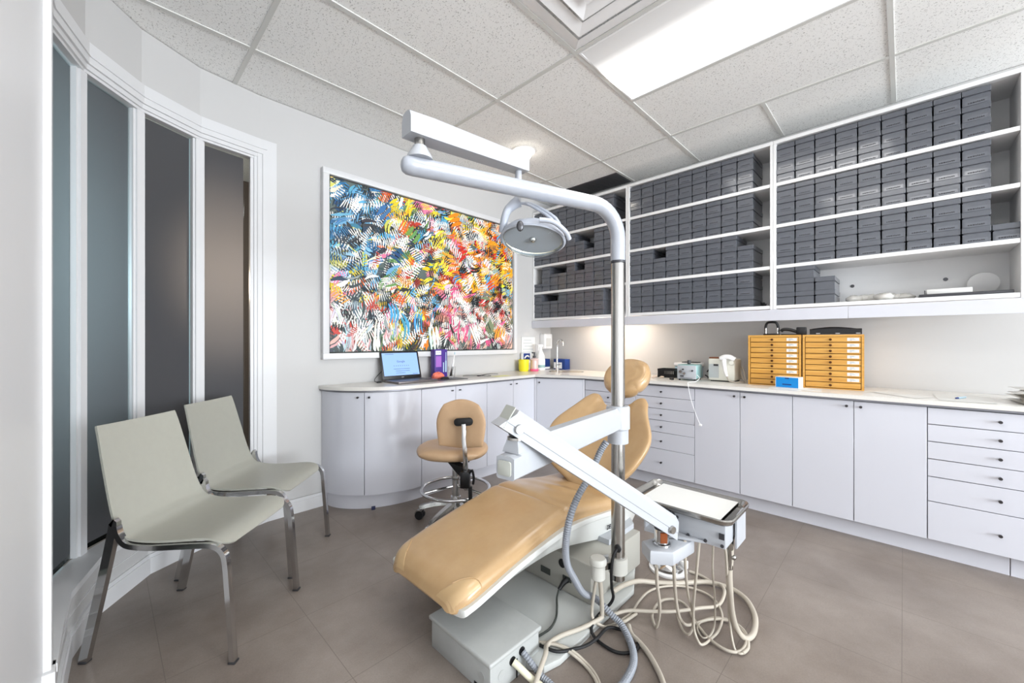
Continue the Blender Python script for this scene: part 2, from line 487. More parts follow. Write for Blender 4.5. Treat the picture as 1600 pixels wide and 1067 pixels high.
# head trim of the screen, stepped mouldings
b = NB()
Wt = [(0.80, 3.18)] + W
strip(b, off(Wt, -0.016), off(Wt, 0.0), 2.545, 2.645); strip(b, off(Wt, -0.006), off(Wt, 0.02), 2.52, 2.5445); strip(b, off(Wt, 0.004), off(Wt, 0.05), 2.505, 2.5195)
strip(b, off(Wt, -0.022), off(Wt, 0.0), 2.578, 2.582)
# right jamb casing
for x0, x1, y0 in ((0.775, 0.862, 3.164), (0.745, 0.775, 3.170), (0.725, 0.745, 3.175), (0.705, 0.725, 3.182)):
    box(b, x0, x1, y0, 3.22, 0.262, 2.645 if x0 > 0.74 else 2.545, 0.002)
# left jamb on the pier
box(b, -0.155, -0.106, 1.83, 1.872, 0.262, 2.62, 0.003); box(b, -0.16, -0.098, 1.815, 1.885, 0.2, 0.262, 0.002)
struct('trim_3', b, M['trim'], 'white moulded casing round the glazed screen')
# mullions at the facet corners
b = NB()
for i in range(1, 6):
    a = Vector(W[i - 1]); c = Vector(W[i + 1]); p = Vector(W[i])
    t = (c - a).normalized(); nn = Vector((t.y, -t.x))
    def q(u, v): return (p.x + t.x * u + nn.x * v, p.y + t.y * u + nn.y * v)
    prism(b, [q(-0.020, 0.004), q(0.020, 0.004), q(0.020, 0.014), q(0.032, 0.014), q(0.032, 0.07), q(-0.032, 0.07), q(-0.032, 0.014), q(-0.020, 0.014)], 0.262, 2.508)
struct('trim_4', b, M['trim'], 'white mullions between the frosted panes')
# panes: clear glass with a frosted film stopping short of one edge
for i in range(6):
    a = Vector(G[i]); c = Vector(G[i + 1]); t = (c - a).normalized(); nn = Vector((t.y, -t.x)); L = (c - a).length
    if i == 0: a = Vector((0.715, a.y + 0.006)); L = (c - a).length; t = (c - a).normalized(); nn = Vector((t.y, -t.x))
    def q(u, v): return (a.x + t.x * u + nn.x * v, a.y + t.y * u + nn.y * v)
    g = NB(); prism(g, [q(0.0, 0.012), q(L, 0.012), q(L, 0.018), q(0.0, 0.018)], 0.262, 2.508)
    wn = struct('window_%d' % (i + 1), g, M['pane'], 'narrow glazed pane %s of the curved screen' % ['beside the painted wall', 'between the first two mullions', 'behind the first chair', 'left of the first chair', 'by the left pier', 'hidden by the left pier'][i])
    f = NB(); prism(f, [q(0.042, 0.0105), q(L - 0.02, 0.0105), q(L - 0.02, 0.0115), q(0.042, 0.0115)], 0.286, 2.495)
    o = part('frosted_film', f, M['film'], wn, smooth=False)
    bd = NB()
    box(bd, 0, L, 0.010, 0.022, 0.262, 0.285, Mx=frame_matrix((a.x, a.y, 0), (t.x, t.y, 0), (nn.x, nn.y, 0)))
    part('glazing_bead', bd, M['trim'], wn)
# the dim hall beyond the screen
b = NB(); prism(b, [(-3.6, 5.0), (2.2, 5.0), (2.2, 5.1), (-3.6, 5.1)], 0, ZC); prism(b, [(-3.6, 0.8), (-3.5, 0.8), (-3.5, 5.0), (-3.6, 5.0)], 0, ZC)
prism(b, [(2.1, 3.3), (2.2, 3.3), (2.2, 5.0), (2.1, 5.0)], 0, ZC); prism(b, [(-3.5, 0.8), (-0.6, 0.8), (-0.6, 0.9), (-3.5, 0.9)], 0, ZC)
struct('wall_hall', b, M['beige'])

# =================================================================== CEILING FITTINGS
# recessed fluorescent light
t = thing('ceiling_light', 'long recessed fluorescent ceiling light, glowing white, right of the air diffuser', 'ceiling light', (2.285, 0.718, ZC))
b = NB()
x0, x1, y0, y1 = 1.964, 2.606, 0.064, 1.371
for q in ((x0, x1, y0, y0 + 0.012), (x0, x1, y1 - 0.012, y1), (x0, x0 + 0.012, y0 + 0.012, y1 - 0.012), (x1 - 0.012, x1, y0 + 0.012, y1 - 0.012)):
    box(b, q[0], q[1], q[2], q[3], ZC - 0.004, ZC + 0.002)
part('frame', b, M['white'], t)
def lens_mat():
    m = mat('light_lens', srgb(215, 215, 215), 0.4)
    n, l, bb = nodes(m)
    tc = n.new('ShaderNodeTexCoord'); sp = n.new('ShaderNodeSeparateXYZ'); l.new(tc.outputs['Object'], sp.inputs['Vector'])
    r = n.new('ShaderNodeValToRGB')
    mr = n.new('ShaderNodeMapRange'); mr.inputs['From Min'].default_value = -0.32; mr.inputs['From Max'].default_value = 0.32
    l.new(sp.outputs['X'], mr.inputs['Value']); l.new(mr.outputs['Result'], r.inputs['Fac'])
    r.color_ramp.elements[0].position = 0.05; r.color_ramp.elements[0].color = (0.012, 0.012, 0.012, 1)
    r.color_ramp.elements[1].position = 1.0; r.color_ramp.elements[1].color = (1, 1, 1, 1)
    e = r.color_ramp.elements.new(0.20); e.color = (0.022, 0.022, 0.022, 1)
    e = r.color_ramp.elements.new(0.34); e.color = (0.10, 0.10, 0.10, 1)
    e = r.color_ramp.elements.new(0.50); e.color = (1, 1, 1, 1)
    bb.inputs['Emission Color'].default_value = (1, 0.985, 0.96, 1)
    mu = n.new('ShaderNodeMath'); mu.operation = 'MULTIPLY'; mu.inputs[1].default_value = LIGHT
    l.new(r.outputs['Color'], mu.inputs[0]); l.new(mu.outputs[0], bb.inputs['Emission Strength'])
    return m
LIGHT = 5.6
b = NB()
prof = []
for i in range(17):
    u = i / 16
    prof.append((x0 + 0.012 + u * (x1 - x0 - 0.024), ZC + 0.001 - 0.012 * math.sin(PI * u)))
loft(b, [[(x, y0 + 0.012, z) for x, z in prof], [(x, y1 - 0.012, z) for x, z in prof]], False, False, closed=False)
M['lens'] = lens_mat()
part('lens', b, M['lens'], t)
M['lens2'] = mat('plain_lens', srgb(240, 240, 240), 0.5, emit=(1, 0.985, 0.96, 1), estr=LIGHT * 0.8)
for k, (cx, cy) in enumerate(((2.285, -3.95), (0.28, -3.95), (0.945, 0.05))):  # glowing ceiling panels out of view, added to brighten the room
    t2 = thing('ceiling_light', ['recessed ceiling light over the far right of the room', 'recessed ceiling light behind the camera on the left', 'recessed ceiling light over the entrance side, nearest the glazed screen'][k], 'ceiling light', (cx, cy, ZC))
    b = NB(); box(b, cx - 0.33, cx + 0.33, cy - 0.66, cy + 0.66, ZC - 0.006, ZC + 0.001); box(b, cx - 0.31, cx + 0.31, cy - 0.64, cy + 0.64, ZC - 0.008, ZC - 0.0062)
    part('frame', b, M['white'], t2)
    b = NB(); box(b, cx - 0.31, cx + 0.31, cy - 0.64, cy + 0.64, ZC - 0.012, ZC - 0.0085); part('lens', b, M['lens2'], t2)
# stepped square air diffuser
t = thing('air_diffuser', 'white square stepped air diffuser in the ceiling beside the fluorescent light', 'air vent', (1.615, 1.05, ZC))
for k, (h, z0, z1) in enumerate(((0.315, 0.0, 0.012), (0.235, -0.012, 0.02), (0.15, -0.016, 0.03), (0.075, -0.02, 0.035))):
    b = NB(); c = (1.615, 1.052)
    o_, i_ = h, h - 0.065
    for sgn in range(4):
        a = [(o_, o_), (-o_, o_), (-o_, -o_), (o_, -o_)]; a2 = [(i_, i_), (-i_, i_), (-i_, -i_), (i_, -i_)]
        p, q = a[sgn], a[(sgn + 1) % 4]; r_, s_ = a2[(sgn + 1) % 4], a2[sgn]
        if k == 3:
            if sgn == 0: box(b, c[0] - o_, c[0] + o_, c[1] - o_, c[1] + o_, ZC + z0, ZC + z0 + 0.006)
            continue
        vs = [b.verts.new((c[0] + p[0], c[1] + p[1], ZC + z0 - 0.001)), b.verts.new((c[0] + q[0], c[1] + q[1], ZC + z0 - 0.001)), b.verts.new((c[0] + r_[0], c[1] + r_[1], ZC + z1 - 0.045 + 0.02)), b.verts.new((c[0] + s_[0], c[1] + s_[1], ZC + z1 - 0.045 + 0.02))]
        b.faces.new(vs)
    part(['frame', 'louver', 'louver', 'centre_plate'][k], b, M['white'], t, smooth=False)
# dark ceiling vent over the shelves
t = thing('ceiling_vent', 'dark louvred vent in the ceiling above the left shelf unit', 'air vent', (3.77, 2.38, ZC))
b = NB(); box(b, 3.62, 3.925, 2.07, 2.69, ZC - 0.004, ZC + 0.002); part('backing', b, M['vent'], t)
b = NB()
for k in range(11):
    xx = 3.64 + k * 0.026
    box(b, xx, xx + 0.016, 2.085, 2.675, ZC - 0.008, ZC - 0.0045)
part('louver', b, M['charcoal'], t)
# round recessed downlight
t = thing('downlight', 'round recessed spotlight glowing in the ceiling above the painting side', 'ceiling light', (2.634, 2.431, ZC))
b = NB(); lathe(b, [(0.078, 0), (0.104, 0.0), (0.110, -0.004), (0.104, -0.007), (0.078, -0.003)], (2.634, 2.431, ZC), 32, caps=False); part('trim_ring', b, M['white'], t)
b = NB(); lathe(b, [(0.074, 0.0), (0.074, -0.03), (0.062, -0.055), (0.03, -0.062), (0.001, -0.063)], (2.634, 2.431, ZC), 28); part('bulb', b, mat('bulb_glow', srgb(255, 250, 240), 0.4, emit=(1, 0.93, 0.82, 1), estr=7), t)

# =================================================================== BASE CABINETS
def knob(parent, x, y, z, nx, ny):
    b = NB(); d = Vector((nx, ny, 0))
    p = Vector((x, y, z))
    cyl(b, p, p + d * 0.012, 0.0045, n=10); cyl(b, p + d * 0.012, p + d * 0.022, 0.008, n=12)
    part('knob', b, M['knob'], parent)

XF = 3.31           # door faces of the right run
DZ0, DZ1 = 0.118, 0.874
def carcass_R(t, ya, yb):
    b = NB(); box(b, XF + 0.02, WX - 0.002, ya + 0.001, yb - 0.001, DZ0, DZ1 + 0.003); part('carcass', b, M['cabin'], t)
def doors_R(ya, ym, yb, label):
    t = thing('base_cabinet', label, 'cabinet', ((XF + WX) / 2, (ya + yb) / 2, 0), group='white base cabinets with doors')
    carcass_R(t, ya, yb)
    for y0, y1, ky in ((ya, ym, ym - 0.034), (ym, yb, ym + 0.034)):
        b = NB(); box(b, XF, XF + 0.019, y0 + 0.0018, y1 - 0.0018, DZ0, DZ1, 0.0012, 1)
        d = part('door', b, M['cab'], t)
        knob(d, XF, ky, 0.842, -1, 0)
def drawers_R(ya, yb, label, ky=None):
    t = thing('drawer_cabinet', label, 'drawer unit', ((XF + WX) / 2, (ya + yb) / 2, 0), group='white six-drawer base units')
    carcass_R(t, ya, yb)
    zs = [DZ1, 0.777, 0.679, 0.58, 0.479, 0.338, DZ0]
    for k in range(6):
        b = NB(); box(b, XF, XF + 0.019, ya + 0.002, yb - 0.002, zs[k + 1] + 0.0018, zs[k] - 0.0018, 0.0012, 1)
        d = part('drawer', b, M['cab'], t)
        knob(d, XF, ky if ky is not None else (ya + yb) / 2, (zs[k] + zs[k + 1]) / 2, -1, 0)
drawers_R(-0.63, -0.097, 'white six-drawer unit at the right end of the counter run')
doors_R(-0.097, 0.225, 0.546, 'white two-door cabinet directly left of the right-end drawer unit')
doors_R(0.546, 0.87, 1.196, 'white two-door cabinet below the white machine and wooden drawer chest')
drawers_R(1.196, 1.705, 'white six-drawer unit below the small teal device and black basket', 1.464)
drawers_R(1.705, 2.235, 'white six-drawer unit beside the angled corner cabinet, behind the chair headrest')
# corner cabinet (angled door)
C0, C1 = Vector((3.092, 2.70)), Vector((3.31, 2.238))
t = thing('corner_cabinet', 'white corner cabinet with one angled door under the sink', 'cabinet', (3.5, 2.75, 0))
b = NB(); prism(b, [(3.115, 2.715), (3.33, 2.26), (WX - 0.003, 2.26), (WX - 0.003, WY - 0.003), (3.115, WY - 0.003)], DZ0, DZ1 + 0.003); part('carcass', b, M['cabin'], t)
dv = (C1 - C0).normalized(); nv = Vector((dv.y, -dv.x))
if nv.x > 0: nv = -nv
Mx = frame_matrix((C0.x, C0.y, 0), (dv.x, dv.y, 0), (-nv.x, -nv.y, 0))
L = (C1 - C0).length
b = NB(); box(b, 0.022, L - 0.018, 0.0, 0.018, DZ0, DZ1, 0.0012, 1, Mx); d = part('door', b, M['cab'], t)
kp = C0 + dv * 0.055; knob(d, kp.x, kp.y, 0.835, nv.x, nv.y)
b = NB(); box(b, 0.0, 0.02, -0.001, 0.018, DZ0, DZ1, 0, 1, Mx); part('filler_strip', b, M['plinth'], t)
b = NB(); box(b, L - 0.016, L, -0.001, 0.018, DZ0, DZ1, 0, 1, Mx); part('filler_strip', b, M['plinth'], t)
# back-left run under the painting
YF = 2.70
def doors_L(xa, xm, xb, label):
    t = thing('base_cabinet', label, 'cabinet', ((xa + xb) / 2, (YF + WY) / 2, 0), group='white base cabinets with doors')
    b = NB(); box(b, xa + 0.001, xb - 0.001, YF + 0.02, WY - 0.002, DZ0, DZ1 + 0.003); part('carcass', b, M['cabin'], t)
    for x0, x1, kx in ((xa, xm, xm - 0.04), (xm, xb, xm + 0.04)):
        b = NB(); box(b, x0 + 0.0018, x1 - 0.0018, YF, YF + 0.019, DZ0, DZ1, 0.0012, 1)
        d = part('door', b, M['cab'], t)
        bk = NB(); box(bk, kx - 0.012, kx + 0.012, YF - 0.012, YF - 0.006, 0.835, 0.845, 0.002); cyl(bk, (kx, YF, 0.84), (kx, YF - 0.008, 0.84), 0.004, n=8)
        part('knob', bk, M['knob'], d)
doors_L(1.75, 2.084, 2.439, 'white two-door cabinet right of the curved end, behind the tan stool')
doors_L(2.439, 2.781, 3.09, 'white two-door cabinet between the tan stool and the corner cabinet')
# curved end cabinet
def ell(a, rx, ry):          # a = 0 at the wall end, 90 at the straight run
    return (1.75 - rx * math.cos(R(a)), WY - ry * math.sin(R(a)))
t = thing('curved_cabinet', 'white rounded end cabinet with two curved doors below the laptop', 'cabinet', (1.5, 2.95, 0))
b = NB()
prism(b, [(1.748, WY - 0.003)] + [ell(a, 0.555, 0.455) for a in range(1, 90, 4)] + [(1.748, WY - 0.455)], DZ0, DZ1 + 0.003); part('carcass', b, M['cabin'], t)
amid = 46.0
for a0, a1, ka in ((0.6, amid - 0.25, amid - 4.5), (amid + 0.25, 89.7, amid + 4.0)):
    b = NB()
    n_ = 24
    aa = [a0 + (a1 - a0) * i / n_ for i in range(n_ + 1)]
    prism(b, [ell(a, 0.58, 0.48) for a in aa] + [ell(a, 0.561, 0.461) for a in aa[::-1]], DZ0, DZ1)
    d = part('door', b, M['cab'], t, ang=30)
    p = ell(ka, 0.58, 0.48); q = ell(ka, 0.7, 0.6)
    nn = Vector((q[0] - p[0], q[1] - p[1])).normalized(); knob(d, p[0], p[1], 0.84, nn.x, nn.y)
# plinths
b = NB(); box(b, 3.388, 3.41, -0.405, 2.26, 0, 0.117); single('plinth', b, M['plinth'], 'long white plinth below the cabinets on the right', 'plinth')
b = NB(); box(b, 3.388, 3.41, -0.70, -0.409, 0, 0.117); single('plinth', b, M['plinth'], 'short white plinth piece at the far right end of the cabinets', 'plinth')
b = NB()
oe = [ell(a, 0.545, 0.41) for a in range(2, 91, 4)]; ie = [ell(a, 0.525, 0.39) for a in range(2, 91, 4)]
prism(b, oe + [(3.12, WY - 0.41), (3.388, 2.28), (3.388, 2.30), (3.13, WY - 0.39)] + ie[::-1], 0, 0.117)
single('plinth', b, M['plinth'], 'white curved plinth below the cabinets under the painting', 'plinth')
b = NB(); box(b, -0.014, 0.014, -0.004, 0, 0.0, 0.028, 0.003, Mx=frame_matrix((1.395, 2.79, 0.012), (0.93, -0.36, 0), (0.36, 0.93, 0)))
single('door_stop', b, M['navy'], 'tiny dark plug on the plinth of the rounded end cabinet', 'plug')
# worktop
t = thing('worktop', 'pale grey L-shaped worktop with metal edge running under the shelves and painting', 'worktop', (3.0, 2.5, 0.878))
def top_outline(d):
    pts = [(WX - 0.002, -0.66), (XF - 0.02 + d, -0.66), (XF - 0.02 + d, 2.226 + d * 0.5), (3.078 + d * 0.7, 2.682 + d), (1.75, 2.682 + d)]
    pts += [ell(a, 0.60 - d, 0.498 - d) for a in range(88, 0, -4)] + [(1.75 - 0.60 + d, WY - 0.002), (WX - 0.002, WY - 0.002)]
    return pts
b = NB(); prism(b, top_outline(0.0), 0.8895, 0.915, bev=0.003); part('slab', b, M['top'], t, smooth=True)
b = NB(); prism(b, top_outline(0.004), 0.8785, 0.8892); part('edge_strip', b, M['edge'], t)
# inset sink and tap
t = thing('sink', 'shallow oval sink set into the corner of the worktop', 'sink', (3.62, 2.72, 0.915))
Mx = frame_matrix((3.60, 2.68, 0), (0.44, -0.9, 0), (0.9, 0.44, 0))
b = NB(); lathe(b, [(0.19, 0.9152), (0.198, 0.9165), (0.186, 0.9165), (0.178, 0.9155)], (0, 0, 0), 36, Mx, False, 1.0, 0.62); part('rim', b, M['steel'], t)
b = NB(); lathe(b, [(0.178, 0.9156), (0.10, 0.9154), (0.03, 0.9153), (0.001, 0.9153)], (0, 0, 0), 36, Mx, True, 1.0, 0.62); part('bowl', b, mat('sink_bowl', srgb(196, 184, 160), 0.3, 0.4), t)
t = thing('tap', 'slim chrome gooseneck tap behind the sink in the corner', 'tap', (3.72, 2.90, 0.916))
b = NB(); lathe(b, [(0.024, 0.916), (0.024, 0.93), (0.014, 0.936), (0.013, 1.0)], (3.72, 2.90, 0), 16); part('base', b, M['chrome'], t)
b = NB(); tube(b, [(3.72, 2.90, 0.99), (3.72, 2.90, 1.12), (3.72, 2.895, 1.22), (3.715, 2.87, 1.262), (3.70, 2.83, 1.268), (3.69, 2.80, 1.25), (3.685, 2.785, 1.20)], 0.011, 10, 5); part('spout', b, M['chrome'], t)
b = NB(); cyl(b, (3.72, 2.90, 0.975), (3.69, 2.83, 0.985), 0.007, n=10); part('lever', b, M['chrome'], t)
# =================================================================== WALL SHELVES
SX = 3.60
SB = [(-0.49, 0.717), (0.717, 1.936), (1.936, 3.178)]
SZ = [1.50, 1.806, 2.118, 2.437]
SN = ['right', 'middle', 'left']
for k, (ya, yb) in enumerate(SB):
    t = thing('wall_shelf', 'white wall shelf unit, %s of three, holding grey boxes' % ['the rightmost', 'the middle one', 'the leftmost'][k], 'shelf', (SX + 0.17, (ya + yb) / 2, 1.48), group='white wall shelf units')
    yb2 = yb - (0.002 if k == 2 else 0.001)
    b = NB(); box(b, WX - 0.015, WX - 0.002, ya + 0.001, yb2, 1.495, 2.785); bp_ = part('back_panel', b, M['shelf'], t)
    if k == 0:
        for gy in (0.275, -0.20):
            g = NB(); cyl(g, (WX - 0.0152, gy, 1.665), (WX - 0.018, gy, 1.665), 0.012, n=14); part('grommet', g, M['darkmetal'], bp_)
    for y0, y1 in ((ya + 0.001, ya + 0.02), (yb2 - 0.019, yb2)):
        b = NB(); box(b, SX, WX - 0.016, y0, y1, 1.495, 2.76, 0.0012, 1); part('side_panel', b, M['shelf'], t)
    b = NB(); box(b, SX - 0.001, WX - 0.016, ya + 0.001, yb2, 2.7602, 2.787, 0.0012, 1); part('top_panel', b, M['shelf'], t)
    for z in SZ:
        b = NB(); box(b, SX + 0.003, WX - 0.016, ya + 0.0205, yb2 - 0.0195, z, z + 0.026, 0.0012, 1); part('shelf_board', b, M['shelf'], t)
b = NB(); box(b, 3.59, 3.612, -0.49, 0.273, 1.41, 1.494, 0.001, 1); single('light_valance', b, M['cab'], 'white valance board under the right end of the shelves', 'valance', 'valance boards under the shelves')
b = NB(); box(b, 3.59, 3.612, 0.2745, 1.936, 1.41, 1.494, 0.001, 1); single('light_valance', b, M['cab'], 'white valance board under the middle shelves above the wooden chests', 'valance', 'valance boards under the shelves')
b = NB(); box(b, 3.59, 3.612, 1.9375, 3.176, 1.41, 1.494, 0.001, 1); single('light_valance', b, M['cab'], 'white valance board under the left shelves beside the painting', 'valance', 'valance boards under the shelves')
t = thing('under_shelf_light', 'slim lamp hidden behind the valance above the sink', 'lamp', (3.72, 2.2, 1.44))
b = NB(); box(b, 3.70, 3.76, 1.85, 2.6, 1.466, 1.492, 0.004); part('housing', b, M['white'], t)
b = NB(); box(b, 3.705, 3.755, 1.87, 2.58, 1.458, 1.4655); part('lens', b, mat('warm_tube', srgb(255, 240, 220), 0.4, emit=(1, 0.84, 0.68, 1), estr=26), t)

# grey lidded boxes: one proto, then copies
BW, BH, BL = 0.1165, 0.0945, 0.30
def make_box_proto():
    t = thing('storage_box', 'proto', 'box', (0, 0, 0), local=True)
    b = NB(); box(b, 0.0025, BL - 0.002, -BW / 2 + 0.003, BW / 2 - 0.003, 0, BH - 0.0405, 0.001, 1); box(b, 0.009, BL - 0.006, -BW / 2 + 0.008, BW / 2 - 0.008, BH - 0.0403, BH - 0.006); part('body', b, M['carton'], t)
    b = NB(); box(b, 0.0, BL, -BW / 2 + 0.0012, BW / 2 - 0.0012, BH - 0.0335, BH - 0.0005, 0.0015, 1); part('lid', b, M['carton'], t)
    b = NB(); box(b, 0.0016, 0.0024, -0.045, 0.045, 0.004, 0.028); l_ = part('label_sticker', b, M['label'], t)
    b = NB(); rr = random.Random(3); y = -0.032
    while y < 0.03:                      # a worn dark line of print, too small to read
        w = rr.uniform(0.004, 0.009); box(b, 0.0011, 0.0015, y, y + w, 0.010, 0.010 + rr.uniform(0.006, 0.009)); y += w + 0.002
    part('print', b, M['ink'], l_)
    return t
proto = make_box_proto()
used = []
ORD = ['first', 'second', 'third', 'fourth', 'fifth', 'sixth', 'seventh', 'eighth', 'ninth', 'tenth']
def place_box(y, z, label, group, jit, bare=False):
    if not used: o = proto
    else: o = copy_tree(proto)
    used.append(o)
    rr = random.Random(len(used) * 31)
    o.location = (SX + 0.006 + rr.uniform(0, 0.006), y, z); o.rotation_euler = (0, 0, rr.uniform(-jit, jit))
    o['label'] = label; o['group'] = group
    if bare:
        for ch in list(o.children):
            if ch.name.startswith('label_sticker'):
                for g in list(ch.children): bpy.data.objects.remove(g)
                bpy.data.objects.remove(ch)
SHN = ['bottom', 'third', 'second', 'top']       # index follows SZ from the lowest
LEV = [['only box'], ['lower box', 'upper box'], ['lowest box', 'middle box', 'topmost box']]
def fill(bay, shelf, counts, y_start, bare=False, skip=()):
    z0 = SZ[shelf] + 0.0268
    for c, n_ in enumerate(counts):
        y = y_start - BW / 2 - c * 0.1182
        for lev in range(n_):
            lab = 'grey lidded box, %s of the %s stack from the left, %s shelf, %s unit' % (LEV[n_ - 1][lev].replace(' box', ''), ORD[c], SHN[shelf], SN[bay])
            place_box(y, z0 + lev * BH, lab, 'grey boxes on the %s shelf of the %s unit' % (SHN[shelf], SN[bay]), 0.006, bare)
ys = 0.697
fill(0, 3, [3] * 9, ys); fill(0, 2, [3] * 9, ys); fill(0, 1, [3] * 9 + [1], ys)
def fill_bare():
    fill(0, 0, [3, 3, 2], ys, True)
fill_bare()
ym = 1.915
fill(1, 3, [3] * 9, ym); fill(1, 2, [3] * 9, ym); fill(1, 1, [3, 3, 2, 3, 3, 3, 3, 3, 2], ym); fill(1, 0, [3] * 9, ym)
yl = 3.155
fill(2, 3, [3] * 9, yl); fill(2, 2, [3, 3, 3, 3, 3, 2, 1, 3, 3, 3], yl); fill(2, 1, [1, 3, 2, 2, 3, 2, 3, 3, 3], yl); fill(2, 0, [3, 2, 2, 3, 3, 3, 3, 3], yl)

# odds and ends on the bottom shelves
zb = 1.5268
b = NB()
rr = random.Random(5)
for k in range(6):
    ball(b, (3.70 + rr.uniform(-0.05, 0.07), 0.245 - k * 0.05, zb + 0.022), 0.05, 1, 1.1, 0.42 + 0.15 * rr.random(), u=12, v=7)
for v in b.verts: v.co.z = max(zb + 0.0005, v.co.z + rr.uniform(-0.006, 0.006))
single('plastic_bag', b, M['cloth_bag'], 'crumpled clear plastic bag lying on the bottom right shelf', 'plastic bag', smooth=True, ang=80)
t = thing('paper_tray', 'flat dark grey tray holding white paper on the bottom right shelf', 'tray', (3.75, -0.25, zb))
b = NB(); box(b, 3.62, 3.90, -0.45, -0.07, zb, zb + 0.02, 0.003); part('base', b, M['charcoal'], t)
b = NB()
for y in (-0.10, -0.30):
    prism(b, [(0, 0), (0.05, 0), (0.05, 0.035)], y, y + 0.004, frame_matrix((3.70, 0, zb + 0.0205), (1, 0, 0), (0, 0, 1)) @ Matrix(((1, 0, 0, 0), (0, 1, 0, 0), (0, 0, -1, 0), (0, 0, 0, 1))))
part('tab', b, M['charcoal'], t)
b = NB(); box(b, 3.64, 3.88, -0.295, -0.105, zb + 0.0205, zb + 0.05, 0.002); part('paper_stack', b, M['paper'], t)
b = NB(); cyl(b, (3.885, -0.36, zb + 0.09), (3.90, -0.36, zb + 0.094), 0.068, n=32); single('disc', b, M['white'], 'white round disc leaning at the back of the bottom right shelf', 'disc')
t = thing('clip_bundle', 'black clip lying in the gap at the end of the middle bottom shelf', 'clip', (3.70, 0.79, zb))
b = NB(); box(b, -0.07, 0.07, -0.016, 0.016, 0, 0.022, 0.006, Mx=frame_matrix((3.70, 0.80, zb), (0.9, 0.3, 0.30), (-0.3, 0.9, 0))); part('jaw', b, M['black'], t)
b = NB(); tube(b, [(3.66, 0.775, zb + 0.01), (3.63, 0.765, zb + 0.02), (3.625, 0.76, zb + 0.01), (3.66, 0.765, zb + 0.004)], 0.003, 6, 4); part('wire_loop', b, M['chrome'], t)
# =================================================================== PAINTING
PX0, PX1, PZ0, PZ1, PY = 1.165, 3.285, 1.113, 2.575, 3.128
t = thing('painting', 'large multicoloured abstract painting in a white frame on the back wall', 'painting', ((PX0 + PX1) / 2, WY, PZ0))
b = NB(); fw = 0.046
box(b, PX0, PX1, PY, WY - 0.001, PZ0, PZ0 + fw, 0.002); box(b, PX0, PX1, PY, WY - 0.001, PZ1 - fw, PZ1, 0.002)
box(b, PX0, PX0 + fw, PY, WY - 0.001, PZ0 + fw, PZ1 - fw, 0.002); box(b, PX1 - fw, PX1, PY, WY - 0.001, PZ0 + fw, PZ1 - fw, 0.002)
part('frame', b, M['trim'], t)
b = NB(); box(b, PX0 + fw - 0.004, PX1 - fw + 0.004, 3.168, WY - 0.002, PZ0 + fw - 0.004, PZ1 - fw + 0.004); part('backing', b, M['darkgap'], t)
CX0, CX1, CZ0, CZ1 = PX0 + 0.056, PX1 - 0.056, PZ0 + 0.056, PZ1 - 0.056
